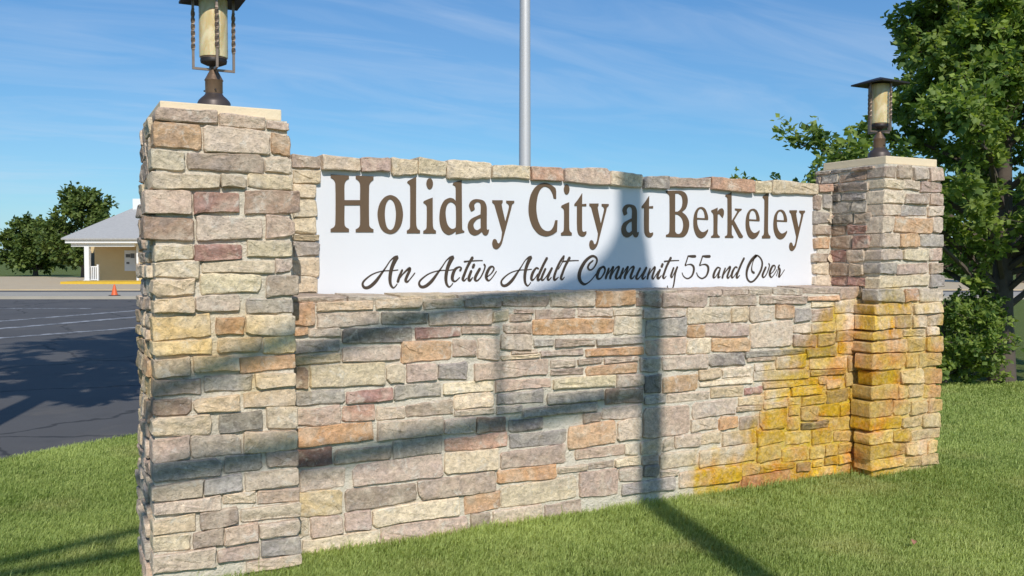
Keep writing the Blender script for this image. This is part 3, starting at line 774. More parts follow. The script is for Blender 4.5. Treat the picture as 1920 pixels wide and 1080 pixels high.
# ------------------------------------------------------------------ lettering
GLYPH = {'H':[[(8,3649),(426,3626),(426,3424),(409,3394),(390,3363),(372,3329),(357,3290),(345,3234),(334,3168),(327,3099),(323,3035),(319,2799),(319,2544),(320,2290),(321,2053),(682,
2085),(684,2324),(686,2581),(687,2837),(684,3075),(680,3132),(673,3193),(663,3250),(652,3299),(637,3339),(620,3376),(601,3410),(585,3443),(585,3645),(1000,3646),(1000,
3416),(982,3379),(964,3340),(946,3299),(931,3255),(919,3203),(909,3143),(901,3081),(898,3022),(891,2414),(889,1759),(889,1104),(893,496),(896,449),(904,401),(915,356),
(926,319),(941,289),(959,264),(977,241),(994,220),(994,30),(578,13),(578,201),(597,230),(617,260),(636,293),(651,331),(662,375),(670,428),(676,483),(679,536),(683,829),
(683,1146),(682,1462),(681,1755),(320,1726),(319,1435),(316,1121),(315,808),(318,517),(320,471),(326,423),(334,378),(344,342),(360,305),(380,274),(401,246),(419,219),
(419,17),(0,0),(0,200),(19,228),(40,258),(60,290),(77,329),(88,372),(98,424),(104,479),(107,531),(114,1141),(117,1798),(117,2454),(113,3061),(109,3125),(101,3191),(90,
3254),(78,3308),(63,3348),(45,3384),(25,3417),(8,3449)]],
'o':[[(497,2478),(559,2469),(625,2438),(688,2393),(741,2337),(795,2255),(847,2154),(892,2043),(924,1932),(956,1764),(980,1577),(995,1386),(1000,1209),(994,1043),(978,864),
(953,689),(921,530),(888,411),(843,289),(791,176),(736,83),(686,26),(627,-22),(564,-54),(506,-67),(440,-58),(370,-29),(304,15),(247,71),(197,147),(150,243),(111,348),(82,
452),(49,631),(23,830),(6,1031),(0,1219),(7,1383),(26,1559),(53,1733),(86,1889),(120,2001),(164,2116),(215,2222),(268,2310),(318,2370),(376,2423),(438,2461)],[(487,2209),
(529,2190),(570,2144),(606,2084),(633,2021),(660,1916),(681,1797),(696,1674),(708,1559),(716,1460),(721,1353),(724,1245),(723,1145),(718,1020),(710,885),(699,750),(685,
626),(673,547),(657,464),(637,383),(613,313),(593,273),(566,235),(536,208),(506,196),(473,205),(439,230),(408,265),(385,307),(358,386),(337,479),(321,575),(310,665),(297,
800),(288,946),(282,1094),(281,1231),(283,1355),(290,1489),(300,1623),(312,1747),(322,1818),(336,1894),(353,1968),(374,2033),(396,2088),(423,2146),(454,2191)]],
'l':[[(718,3743),(712,3001),(703,2201),(699,1401),(706,658),(713,573),(729,483),(756,395),(794,318),(833,279),(887,247),(947,218),(1000,190),(999,6),(0,-6),(1,176),(54,205),
(114,235),(169,268),(206,310),(233,388),(245,476),(248,566),(248,649),(257,1227),(263,1850),(264,2472),(258,3048),(253,3087),(240,3129),(222,3168),(200,3202),(164,3236),
(120,3268),(73,3298),(31,3326),(72,3431),(149,3472),(232,3517),(316,3561),(394,3600),(471,3636),(555,3673),(640,3709)]],
'i':[[(747,2406),(746,1974),(744,1509),(745,1043),(753,611),(758,540),(768,462),(786,387),(814,321),(849,283),(898,250),(952,221),(1000,192),(999,6),(0,-6),(1,167),(60,199),
(126,232),(186,269),(228,313),(256,385),(268,467),(271,552),(272,629),(280,902),(285,1196),(285,1489),(276,1761),(269,1802),(252,1844),(230,1884),(203,1917),(161,1952),
(110,1984),(56,2015),(7,2043),(51,2150),(131,2184),(219,2221),(306,2258),(389,2290),(474,2320),(567,2350),(660,2379)],[(774,3330),(772,3285),(765,3236),(754,3188),(739,
3144),(722,3108),(699,3071),(673,3036),(644,3006),(616,2987),(583,2970),(548,2958),(514,2952),(480,2955),(445,2965),(412,2980),(385,2997),(356,3025),(330,3058),(307,
3094),(291,3129),(276,3171),(266,3219),(259,3267),(257,3311),(259,3356),(266,3405),(277,3453),(292,3497),(309,3532),(331,3570),(358,3605),(387,3635),(414,3654),(447,
3671),(482,3683),(516,3689),(550,3686),(585,3676),(618,3662),(646,3644),(675,3617),(701,3584),(723,3548),(740,3513),(755,3470),(765,3423),(772,3375)]],
'd':[[(897,3656),(899,2896),(902,2076),(905,1256),(910,494),(910,441),(911,384),(916,328),(926,279),(939,254),(959,234),(981,217),(1000,201),(1000,109),(651,-23),(661,192),
(632,150),(602,104),(570,61),(539,28),(494,-10),(445,-46),(394,-71),(347,-73),(291,-42),(234,12),(182,79),(141,151),(104,243),(74,352),(49,465),(31,573),(16,698),(6,835),
(1,973),(0,1102),(4,1257),(13,1423),(28,1589),(48,1740),(73,1864),(106,1994),(146,2119),(191,2225),(234,2290),(286,2347),(343,2392),(398,2423),(437,2429),(479,2421),(521,
2402),(558,2378),(584,2349),(609,2308),(632,2263),(654,2224),(655,2423),(657,2638),(658,2853),(655,3051),(652,3098),(646,3149),(636,3196),(623,3236),(605,3261),(581,
3279),(556,3294),(533,3310),(559,3445),(605,3481),(655,3521),(705,3560),(752,3592),(786,3611),(824,3627),(862,3642)],[(478,2145),(517,2123),(557,2084),(592,2034),(621,
1981),(638,1936),(649,1881),(656,1824),(660,1770),(666,1461),(668,1128),(666,795),(658,486),(652,454),(639,422),(622,396),(603,377),(573,357),(539,342),(505,337),(475,
347),(434,389),(394,447),(359,514),(332,582),(307,679),(288,789),(274,901),(263,1006),(254,1107),(248,1217),(244,1328),(244,1431),(247,1521),(254,1619),(264,1716),(276,
1804),(289,1867),(305,1933),(326,1996),(350,2047),(377,2085),(409,2119),(444,2141)]],
'a':[[(153,1541),(138,1599),(121,1661),(104,1723),(90,1781),(80,1819),(69,1860),(61,1902),(60,1942),(71,2011),(87,2084),(109,2155),(135,2214),(169,2267),(212,2316),(258,
2356),(303,2384),(361,2401),(425,2407),(488,2405),(547,2396),(600,2384),(656,2364),(710,2336),(755,2298),(791,2244),(823,2177),(849,2103),(868,2032),(881,1956),(889,
1871),(893,1786),(894,1707),(896,1419),(894,1108),(892,797),(894,509),(894,461),(895,408),(901,358),(916,319),(933,311),(955,321),(979,337),(1000,349),(997,295),(995,
238),(990,181),(981,130),(964,77),(943,21),(916,-28),(886,-63),(854,-75),(818,-73),(782,-60),(753,-38),(724,5),(700,62),(679,123),(659,177),(619,128),(576,74),(533,23),
(489,-17),(446,-46),(397,-71),(347,-86),(301,-86),(246,-63),(189,-24),(137,26),(96,83),(62,158),(35,248),(15,342),(3,431),(0,510),(4,595),(14,679),(30,755),(51,828),(81,
902),(115,972),(153,1029),(207,1086),(270,1137),(335,1183),(396,1226),(445,1262),(499,1299),(553,1335),(603,1369),(607,1500),(613,1641),(617,1782),(615,1912),(610,1974),
(602,2040),(588,2103),(566,2153),(540,2181),(505,2199),(468,2206),(434,2201),(402,2180),(371,2146),(343,2104),(322,2061),(311,2025),(305,1982),(303,1939),(303,1898),(309,
1845),(321,1787),(329,1731),(321,1683),(289,1636),(245,1601),(196,1571)],[(610,1126),(567,1100),(519,1074),(473,1046),(433,1011),(397,965),(361,909),(329,849),(302,791),
(287,748),(274,698),(266,648),(264,600),(270,538),(281,473),(298,410),(320,359),(346,325),(380,299),(417,282),(452,281),(493,301),(533,339),(573,382),(610,420)]],
'y':[[(1,2364),(469,2388),(469,2224),(455,2191),(439,2155),(426,2119),(422,2084),(456,1793),(502,1482),(550,1172),(594,883),(637,1135),(684,1407),(729,1680),(764,1935),(765,
1976),(761,2021),(751,2063),(739,2099),(718,2134),(692,2165),(663,2194),(638,2221),(638,2369),(1000,2377),(1000,2223),(977,2197),(951,2170),(927,2140),(909,2108),(896,
2057),(887,1999),(880,1940),(873,1885),(786,1391),(692,858),(599,327),(511,-165),(492,-285),(471,-416),(449,-545),(421,-661),(398,-734),(367,-808),(332,-878),(296,-937),
(269,-969),(237,-997),(203,-1016),(171,-1021),(137,-1010),(102,-985),(70,-951),(46,-913),(27,-859),(13,-796),(4,-729),(0,-667),(2,-600),(9,-527),(20,-456),(36,-393),(48,
-364),(65,-337),(86,-318),(107,-310),(130,-317),(152,-336),(173,-363),(189,-390),(204,-434),(215,-487),(226,-539),(242,-581),(257,-600),(278,-613),(298,-617),(314,-608),
(344,-549),(369,-478),(389,-403),(404,-332),(420,-214),(431,-85),(441,44),(450,164),(375,572),(294,1010),(212,1447),(136,1852),(126,1912),(114,1976),(100,2040),(83,2095),
(67,2125),(45,2152),(22,2176),(1,2200)]],
'C':[[(949,2616),(865,2638),(853,2733),(841,2836),(827,2938),(810,3029),(789,3116),(763,3207),(733,3291),(699,3358),(663,3403),(621,3439),(576,3459),(534,3456),(495,3422),
(457,3364),(424,3293),(398,3220),(367,3104),(340,2972),(318,2836),(303,2709),(286,2507),(272,2289),(264,2070),(262,1867),(267,1677),(279,1473),(296,1271),(317,1086),(339,
945),(368,797),(402,654),(440,530),(470,461),(508,397),(549,345),(591,310),(631,296),(675,296),(719,312),(756,344),(791,404),(821,485),(846,574),(867,659),(885,759),(898,
870),(910,982),(922,1086),(1000,1090),(978,267),(939,208),(897,143),(854,82),(812,35),(760,-9),(703,-49),(645,-77),(591,-85),(528,-70),(462,-37),(398,13),(345,77),(282,
191),(222,330),(169,481),(127,630),(90,808),(58,1009),(32,1214),(14,1406),(4,1565),(0,1739),(1,1913),(5,2074),(15,2251),(29,2442),(48,2631),(72,2803),(102,2956),(140,
3118),(185,3271),(235,3402),(286,3496),(348,3581),(415,3652),(479,3704),(525,3722),(575,3723),(626,3712),(671,3693),(714,3661),(757,3615),(799,3563),(837,3511),(865,
3473),(894,3429),(920,3378),(934,3321),(947,3155),(949,2972),(948,2787)]],
't':[[(636,3092),(627,2304),(984,2341),(985,2157),(627,2157),(627,1800),(627,1416),(628,1031),(631,674),(631,598),(633,515),(639,433),(656,359),(672,332),(698,308),(730,290),
(763,282),(819,286),(877,302),(935,321),(990,338),(993,293),(999,244),(1000,196),(990,153),(962,101),(922,48),(875,1),(824,-34),(770,-53),(707,-62),(643,-62),(586,-53),
(520,-30),(453,3),(393,45),(348,92),(302,174),(266,268),(241,366),(229,457),(213,867),(210,1309),(212,1751),(213,2161),(0,2155),(0,2286),(69,2363),(143,2446),(217,2529),
(282,2608),(370,2723),(461,2849),(552,2975)]],
'B':[[(0,3540),(147,3556),(306,3576),(465,3590),(613,3588),(661,3576),(712,3550),(760,3511),(800,3463),(835,3396),(866,3313),(892,3223),(910,3136),(923,3031),(930,2914),(931,
2797),(927,2688),(917,2576),(901,2455),(879,2338),(851,2235),(816,2157),(771,2082),(724,2012),(681,1946),(723,1890),(770,1832),(815,1769),(853,1703),(890,1611),(926,
1506),(957,1395),(979,1288),(992,1183),(999,1066),(1000,948),(996,839),(986,714),(969,580),(947,448),(920,331),(893,252),(859,174),(820,103),(780,46),(746,18),(705,0),
(663,-10),(625,-14),(476,-17),(316,-13),(157,-7),(10,-2),(10,165),(37,182),(66,199),(94,221),(116,251),(133,299),(145,356),(152,417),(155,474),(159,1089),(158,1751),(154,
2412),(148,3025),(146,3074),(142,3126),(134,3176),(123,3217),(97,3268),(65,3315),(31,3360),(0,3402)],[(383,3348),(416,3354),(453,3363),(489,3367),(521,3358),(560,3328),
(600,3285),(636,3233),(661,3174),(683,3074),(698,2959),(706,2840),(709,2730),(707,2620),(698,2501),(684,2384),(664,2280),(639,2200),(605,2121),(566,2049),(526,1993),(495,
1972),(458,1964),(421,1962),(387,1958)],[(388,1763),(422,1755),(459,1748),(495,1737),(527,1714),(570,1661),(614,1595),(653,1521),(682,1443),(708,1329),(728,1199),(740,
1066),(746,942),(744,832),(735,714),(720,597),(701,492),(682,428),(656,364),(626,307),(593,265),(565,247),(532,241),(498,246),(469,261),(447,291),(427,335),(409,384),
(392,426)]],
'e':[[(996,1390),(243,1409),(247,1311),(250,1205),(256,1100),(268,1003),(288,913),(315,817),(347,723),(385,641),(421,581),(466,522),(516,471),(570,436),(619,425),(675,430),
(730,445),(778,466),(835,504),(893,553),(948,606),(1000,654),(999,610),(999,561),(997,513),(987,470),(947,368),(899,260),(843,158),(781,73),(723,20),(652,-25),(576,-55),
(504,-63),(428,-44),(351,-3),(281,52),(227,116),(165,230),(113,363),(71,502),(41,633),(19,781),(6,943),(0,1106),(1,1257),(9,1409),(24,1573),(47,1735),(80,1883),(115,
1987),(163,2095),(221,2196),(284,2281),(336,2327),(401,2363),(471,2387),(536,2395),(598,2384),(661,2357),(720,2319),(768,2273),(819,2195),(863,2102),(900,2004),(932,
1912),(953,1839),(970,1758),(984,1676),(994,1599),(998,1549),(998,1495),(996,1440)],[(242,1534),(245,1620),(247,1713),(252,1805),(263,1890),(282,1963),(307,2041),(339,
2116),(376,2180),(404,2211),(439,2237),(478,2253),(514,2253),(562,2228),(607,2187),(646,2137),(676,2087),(706,2010),(729,1923),(747,1833),(762,1749),(768,1693),(770,
1632),(771,1571),(772,1514)]],
'r':[[(492,2380),(479,2036),(514,2090),(552,2150),(592,2206),(636,2253),(683,2287),(738,2319),(796,2339),(849,2339),(896,2312),(935,2266),(965,2211),(984,2158),(997,2083),
(1000,2000),(996,1917),(986,1840),(971,1774),(947,1705),(921,1636),(897,1572),(862,1616),(823,1664),(784,1711),(747,1754),(717,1789),(686,1827),(651,1861),(613,1882),
(584,1880),(554,1864),(524,1843),(496,1826),(493,1470),(488,1086),(485,702),(491,346),(496,312),(508,277),(525,243),(545,215),(573,186),(608,160),(645,135),(678,111),
(679,5),(1,-5),(0,101),(37,124),(79,149),(118,176),(147,208),(165,250),(176,298),(181,347),(183,393),(187,711),(187,1053),(183,1394),(174,1711),(168,1763),(156,1818),
(140,1872),(119,1920),(96,1954),(65,1987),(32,2018),(2,2048),(2,2153),(65,2180),(134,2209),(202,2239),(265,2267),(320,2293),(379,2323),(437,2352)]],
'k':[[(338,3657),(361,1342),(433,1510),(512,1691),(588,1874),(654,2048),(662,2080),(665,2117),(663,2153),(653,2181),(631,2203),(601,2214),(570,2221),(542,2230),(541,2363),
(913,2354),(914,2247),(881,2215),(845,2183),(810,2147),(784,2107),(708,1941),(632,1757),(559,1571),(490,1400),(589,1146),(696,871),(803,596),(905,341),(926,295),(951,
247),(977,200),(1000,156),(982,21),(833,-9),(813,15),(792,41),(773,68),(757,96),(671,324),(581,572),(493,821),(411,1050),(363,1048),(363,888),(363,715),(364,542),(366,
382),(368,342),(371,300),(376,258),(386,222),(400,193),(420,166),(441,141),(460,117),(461,-1),(1,0),(0,117),(28,138),(59,160),(88,184),(109,216),(123,263),(131,319),(133,
376),(134,429),(135,1056),(133,1732),(128,2407),(121,3033),(119,3079),(115,3129),(107,3177),(94,3217),(76,3242),(52,3260),(26,3276),(2,3292),(20,3425),(68,3453),(121,
3482),(173,3512),(221,3544),(250,3568),(280,3598),(310,3629)]]}
LINE_ONE = [('H',1.6401,1.9254),('o',1.9519,2.1275),('l',2.1548,2.2472),('i',2.2709,2.3615),('d',2.3875,2.5706),('a',2.5965,2.7579),('y',2.7834,2.9544),('C',3.0694,3.3065),('i',
3.3364,3.4261),('t',3.4488,3.5514),('y',3.5768,3.7448),('a',3.859,4.0165),('t',4.0435,4.1499),('B',4.2706,4.4943),('e',4.5361,4.6818),('r',4.7139,4.8412),('k',4.8548,
5.0401),('e',5.0681,5.2155),('l',5.2442,5.3325),('e',5.3657,5.5157),('y',5.5424,5.7158)]
SCRIPT = {'A':(0.24,[[(2400,785,67),(1974,735,66),(1575,733,66),(1080,659,71),(587,469,84),(147,140,112),(0,-93,131),(72,-304,159),(266,-365,178),(535,-258,197),(880,47,197),(1227,495,
141),(1576,969,85),(1877,1397,76),(2178,1637,123)],[(2318,1639,266),(2076,1186,237),(1924,758,218),(1847,284,208),(1870,-95,171),(1969,-308,133),(2094,-389,95),(2245,
-261,67),(2331,-143,48)]]),
'n':(0.1171,[[(306,787,124),(102,333,162),(0,0,171)],[(26,95,57),(356,525,86),(763,885,143),(814,766,172),(608,335,172),(531,96,172),(633,0,134),(811,144,67),(1171,576,38)]]),
'c':(0.0592,[[(511,714,148),(592,886,108),(431,959,98),(162,785,177),(1,392,206),(0,98,177),(187,-10,98),(483,246,59)]]),
't':(0.1505,[[(736,1610,198),(354,988,178),(109,444,178),(0,148,187),(108,25,118),(298,198,49)],[(110,1322,118),(517,1360,89),(1064,1391,79),(1505,1395,60)]]),
'i':(0.04,[[(191,693,168),(0,198,188),(81,25,148),(300,248,50)],[(400,1131,178),(312,917,188)]]),
'v':(0.069,[[(331,846,169),(55,348,189),(0,99,169),(137,10,109),(385,249,90),(607,698,100),(690,998,110),(618,1137,120)]]),
'e':(0.0754,[[(28,250,60),(362,501,80),(558,803,110),(474,978,100),(251,901,170),(28,500,200),(0,200,180),(167,10,110),(418,201,60),(754,653,40)]]),
'd':(0.1165,[[(527,813,113),(351,863,123),(117,554,185),(0,195,185),(59,15,144),(234,118,72),(469,453,62)],[(1165,1581,176),(881,1073,175),(587,453,185),(469,144,185),(528,
-10,134),(764,196,52)]]),
'u':(0.0849,[[(325,816,155),(88,351,175),(0,93,165),(118,0,114),(385,248,62),(742,767,73)],[(849,861,166),(564,300,176),(504,93,166),(594,0,114),(803,197,52)]]),
'l':(0.0763,[[(763,1723,146),(450,1292,156),(149,666,177),(0,197,177),(60,0,135),(331,198,52)],[(763,1723,83),(722,1451,52),(330,771,52)]]),
'C':(0.1483,[[(1168,1398,96),(856,1156,138),(732,890,148),(888,706,106),(1170,813,106),(1452,1214,128),(1483,1534,138),(1230,1717,149),(917,1660,180),(481,1312,222),(110,728,
253),(0,253,264),(112,-116,222),(392,-328,169),(673,-276,95),(1047,-11,64),(1424,415,43)]]),
'o':(0.0697,[[(505,952,107),(188,736,213),(0,309,234),(64,69,181),(317,96,107),(634,525,128),(664,846,139),(505,952,107),(697,712,54)]]),
'm':(0.132,[[(285,821,150),(31,204,182),(0,54,161)],[(63,204,64),(542,796,86),(702,904,151),(447,258,193),(416,54,183)],[(480,204,64),(928,798,86),(1252,908,162),(995,313,
194),(964,97,183),(1126,54,108),(1320,260,54)]]),
'y':(0.1407,[[(885,839,160),(558,324,190),(512,171,167),(654,95,114),(935,401,53),(1336,899,76)],[(1407,899,168),(1125,439,176),(1033,19,137),(894,-477,130),(707,-763,99),
(377,-856,61),(48,-702,53),(0,-550,46)]]),
'5':(0.1297,[[(559,1746,92),(907,1719,185),(1297,1723,193)],[(568,1715,100),(403,1290,100),(308,1020,108),(525,1068,62),(864,1081,116),(1108,909,170),(1135,600,178),(968,213,
139),(678,19,108),(437,0,92),(146,173,85),(0,442,61)]]),
'a':(0.0656,[[(656,766,97),(502,827,106),(361,818,133),(138,552,177),(0,199,194),(30,22,132),(254,155,53),(533,597,53)],[(644,775,115),(479,288,159),(453,44,159),(650,111,
53)]]),
'O':(0.1533,[[(930,1790,226),(519,1469,235),(171,970,225),(0,428,189),(64,-68,153),(361,-339,127),(715,-249,136),(1127,159,163),(1449,705,173),(1533,1251,145),(1289,1658,
109),(930,1790,109),(639,1335,72),(496,836,90),(529,520,145),(738,385,181)]]),
'r':(0.0854,[[(0,115,46),(266,852,64)],[(295,1013,138),(206,805,166),(361,622,184),(304,253,184),(276,46,166),(429,115,65),(854,624,46)]])}
LINE_TWO = [('A',1.8494,2.0919),('n',2.0901,2.2101),('A',2.2405,2.4925),('c',2.4834,2.548),('t',2.56,2.7093),('i',2.604,2.6443),('v',2.6524,2.7285),('e',2.7379,2.8163),('A',2.8537,
3.0955),('d',3.0933,3.2201),('u',3.1758,3.2615),('l',3.2792,3.3616),('t',3.337,3.486),('C',3.4906,3.6428),('o',3.6475,3.7178),('m',3.7226,3.8462),('m',3.851,3.9817),('u',
3.9963,4.0899),('n',4.0998,4.1997),('i',4.1947,4.2426),('t',4.2476,4.3984),('y',4.2882,4.3829),('5',4.4294,4.5601),('5',4.5707,4.7038),('a',4.7415,4.8119),('n',4.831,
4.9438),('d',4.9272,5.0553),('O',5.0834,5.2486),('v',5.2543,5.3278),('e',5.3325,5.4113),('r',5.4055,5.4939)]

def flat_letter(contours, depth, mat, x, z):
    cu = bpy.data.curves.new('letter', 'CURVE'); cu.dimensions = '2D'; cu.fill_mode = 'BOTH'; cu.extrude = depth / 2
    for c in contours:
        s = cu.splines.new('POLY'); s.points.add(len(c) - 1); s.use_cyclic_u = True
        for i, (a, b) in enumerate(c): s.points[i].co = (a, b, 0, 1)
    tmp = bpy.data.objects.new('letter_curve', cu); COL.objects.link(tmp)
    me = bpy.data.meshes.new_from_object(tmp.evaluated_get(bpy.context.evaluated_depsgraph_get()))
    bpy.data.objects.remove(tmp, do_unlink=True); bpy.data.curves.remove(cu)
    me.name = 'letter'; me.materials.clear(); me.materials.append(mat)
    o = bpy.data.objects.new('letter', me)
    o.location = (x, 5.646 - depth / 2 - .0005, z); o.rotation_euler = (math.pi / 2, 0, 0)
    return o
for g, xa, xb in LINE_ONE:
    cs = [[(p[0] / 1000 * (xb - xa), p[1] / 10000) for p in c] for c in GLYPH[g]]
    link(flat_letter(cs, .005, M['letter'], xa, 1.8255), panel)

def catmull(P, n=5):
    o = []
    for i in range(len(P) - 1):
        p0, p1, p2, p3 = P[max(0, i - 1)], P[i], P[i + 1], P[min(len(P) - 1, i + 2)]
        for k in range(n):
            t = k / n
            o.append(tuple(.5 * (2 * b + (c - a) * t + (2 * a - 5 * b + 4 * c - d) * t * t + (3 * b - a - 3 * c + d) * t ** 3) for a, b, c, d in zip(p0, p1, p2, p3)))
    o.append(tuple(P[-1])); return o
for n_, (g, xa, xb) in enumerate(LINE_TWO):
    wd, strokes = SCRIPT[g]
    sc = (xb - xa) / wd
    V, F = [], []
    for si, st in enumerate(strokes):
        pts = catmull([(a / 10000 * sc, b / 10000, max(c, 60) / 10000 * (sc * .35 + .65) * 1.14) for a, b, c in st])
        y = -.0018 - .0005 * si - .0011 * (n_ % 2)
        b0 = len(V)
        for i, (a, b, ww) in enumerate(pts):
            pa, pb = pts[max(0, i - 1)], pts[min(len(pts) - 1, i + 1)]
            d = Vector((pb[0] - pa[0], pb[1] - pa[1])); d = d.normalized() if d.length > 1e-9 else Vector((1, 0))
            nn = Vector((-d.y, d.x)) * max(ww, .008) / 2
            V.append((a + nn.x, y, b + nn.y)); V.append((a - nn.x, y, b - nn.y))
        m = len(pts)
        for i in range(m - 1):
            F.append((b0 + 2 * i, b0 + 2 * i + 1, b0 + 2 * i + 3, b0 + 2 * i + 2))
        # rounded pen ends
        for i, sgn in ((0, -1), (m - 1, 1)):
            a, b, ww = pts[i]; pa, pb = pts[max(0, i - 1)], pts[min(m - 1, i + 1)]
            d = Vector((pb[0] - pa[0], pb[1] - pa[1])).normalized() * sgn * ww * .42
            V.append((a + d.x, y, b + d.y)); F.append((b0 + 2 * i, b0 + 2 * i + 1, len(V) - 1))
    o = mesh_obj('letter', V, F, M['letter_dark'], panel)
    o.location = (xa, 5.646, 1.5045)

# ------------------------------------------------------------------ lanterns
def lantern(label, x, y, z, rz):
    t = thing('post_lantern', label, 'lantern', (x, y, z), rz, 'bronze lanterns on the pillars')
    lathe('base', [(.090, 0), (.092, .058), (.085, .072), (.070, .088), (.054, .102), (.048, .112)], M['bronze_mid'], t)
    nk = lathe('neck', [(.045, .108), (.049, .120), (.049, .184), (.053, .189), (.049, .196), (.034, .225), (.021, .248), (.016, .262), (.013, .276)], M['bronze'], t)
    for k in range(3):
        a_ = 2.1 * k + .5
        tube('set_screw', [(.046 * math.cos(a_), .046 * math.sin(a_), .130), (.060 * math.cos(a_), .060 * math.sin(a_), .130)], .005, M['bronze_dark'], nk, 6)
    lathe('holder', [(.012, .266), (.045, .276), (.072, .288), (.075, .302), (.070, .312)], M['bronze_dark'], t)
    lathe('ring', [(.066, .308), (.0735, .310), (.0735, .318), (.066, .320)], M['bronze'], t)
    lathe('glass_shade', [(.078, .319), (.0795, .325), (.0795, .645), (.078, .65)], M['glass'], t, 32)
    # cage of four twisted bars
    for k in range(4):
        a = k * math.pi / 2
        c, s = math.cos(a), math.sin(a)
        V, F = [], []
        def sec(p, u, v, hs):
            for (i, j) in ((-1, -1), (1, -1), (1, 1), (-1, 1)): V.append(tuple(p + u * (i * hs) + v * (j * hs)))
        rad = Vector((c, s, 0)); tan_ = Vector((-s, c, 0)); up = Vector((0, 0, 1)); rr = .112
        sec(rad * .018 + up * .250, tan_, up, .0065); sec(rad * (rr + .0065) + up * .250, tan_, up, .0065)
        nb = 2
        for i in range(0, 41):
            zz = .2565 + (.66 - .2565) * i / 40
            tw = max(0, min(1, (i - 10) / 22)) * math.pi * 3
            u = rad * math.cos(tw) + tan_ * math.sin(tw); v = -rad * math.sin(tw) + tan_ * math.cos(tw)
            sec(rad * rr + up * zz, u, v, .0068 if i < 10 or i > 32 else .0085)
        for r_ in list(range(0, nb - 1)) + list(range(nb, nb + 40)):
            for q in range(4):
                q2 = (q + 1) % 4
                F.append((r_ * 4 + q, r_ * 4 + q2, (r_ + 1) * 4 + q2, (r_ + 1) * 4 + q))
        F += [(3, 2, 1, 0), (4, 5, 6, 7), (11, 10, 9, 8)]
        o = mesh_obj('cage_bar', V, F, M['bronze_bar'], t)
    # low hipped roof, square, with a turned-down rim
    hs = .166
    V = [(-hs, -hs, 0.648), (hs, -hs, 0.648), (hs, hs, 0.648), (-hs, hs, 0.648), (-hs, -hs, 0.660), (hs, -hs, 0.660), (hs, hs, 0.660), (-hs, hs, 0.660),
         (-.02, -.02, 0.710), (.02, -.02, 0.710), (.02, .02, 0.710), (-.02, .02, 0.710), (-.09, -.09, 0.662), (.09, -.09, 0.662), (.09, .09, 0.662), (-.09, .09, 0.662)]
    F = [(0, 1, 5, 4), (1, 2, 6, 5), (2, 3, 7, 6), (3, 0, 4, 7), (4, 5, 9, 8), (5, 6, 10, 9), (6, 7, 11, 10), (7, 4, 8, 11), (8, 9, 10, 11),
         (1, 0, 12, 13), (2, 1, 13, 14), (3, 2, 14, 15), (0, 3, 15, 12), (13, 12, 15, 14)]
    rf = mesh_obj('roof', V, F, M['bronze_dark'], t)
    return t
lantern('bronze lantern with cream glass shade on the near pillar', .905, 5.46, 2.493, 0)
lantern('bronze lantern with cream glass shade on the far pillar', 6.385, 5.46, 2.493, 0)

# ------------------------------------------------------------------ flagpole
fp = thing('flagpole', 'tall brushed metal flagpole standing behind the sign wall', 'flagpole', (5.71, 10.6, GZ))
tube('shaft', [(0, 0, 0), (0, 0, 3.2), (0, 0, 10.5)], [.080, .077, .048], M['aluminium'], fp, 24)
lathe('base_collar', [(.16, 0), (.16, .03), (.11, .06), (.085, .10)], M['aluminium'], fp)
lathe('truck_ball', [(.01, 10.49), (.07, 10.54), (.085, 10.60), (.07, 10.66), (.01, 10.70)], M['aluminium'], fp)

# ------------------------------------------------------------------ trees
def leaf_mesh(name, P, D, size, mat, parent, rg, tone):
    """One folded leaf per point P with growth direction D."""
    n = len(P)
    up = rg.normal(0, 1, (n, 3)) * .55 + np.array([0, 0, 1.0])
    D = D / (np.linalg.norm(D, axis=1, keepdims=True) + 1e-9)
    S = np.cross(D, up); S /= (np.linalg.norm(S, axis=1, keepdims=True) + 1e-9)
    N = np.cross(S, D)
    L = size * rg.uniform(.65, 1.25, (n, 1)); Wd = L * rg.uniform(.62, .9, (n, 1)) * .5
    V = np.empty((n, 5, 3))
    V[:, 0] = P
    V[:, 1] = P + D * L * .45 + S * Wd - N * L * .10
    V[:, 2] = P + D * L - N * L * .16
    V[:, 3] = P + D * L * .45 - S * Wd - N * L * .10
    V[:, 4] = P + D * L * .5 + N * L * .05
    base = np.arange(n)[:, None] * 5
    F = np.concatenate([base + np.array([[0, 1, 4]]), base + np.array([[1, 2, 4]]), base + np.array([[2, 3, 4]]), base + np.array([[3, 0, 4]])])
    return np_mesh(name, V.reshape(-1, 3), F, mat, parent, np.repeat(tone, 5))

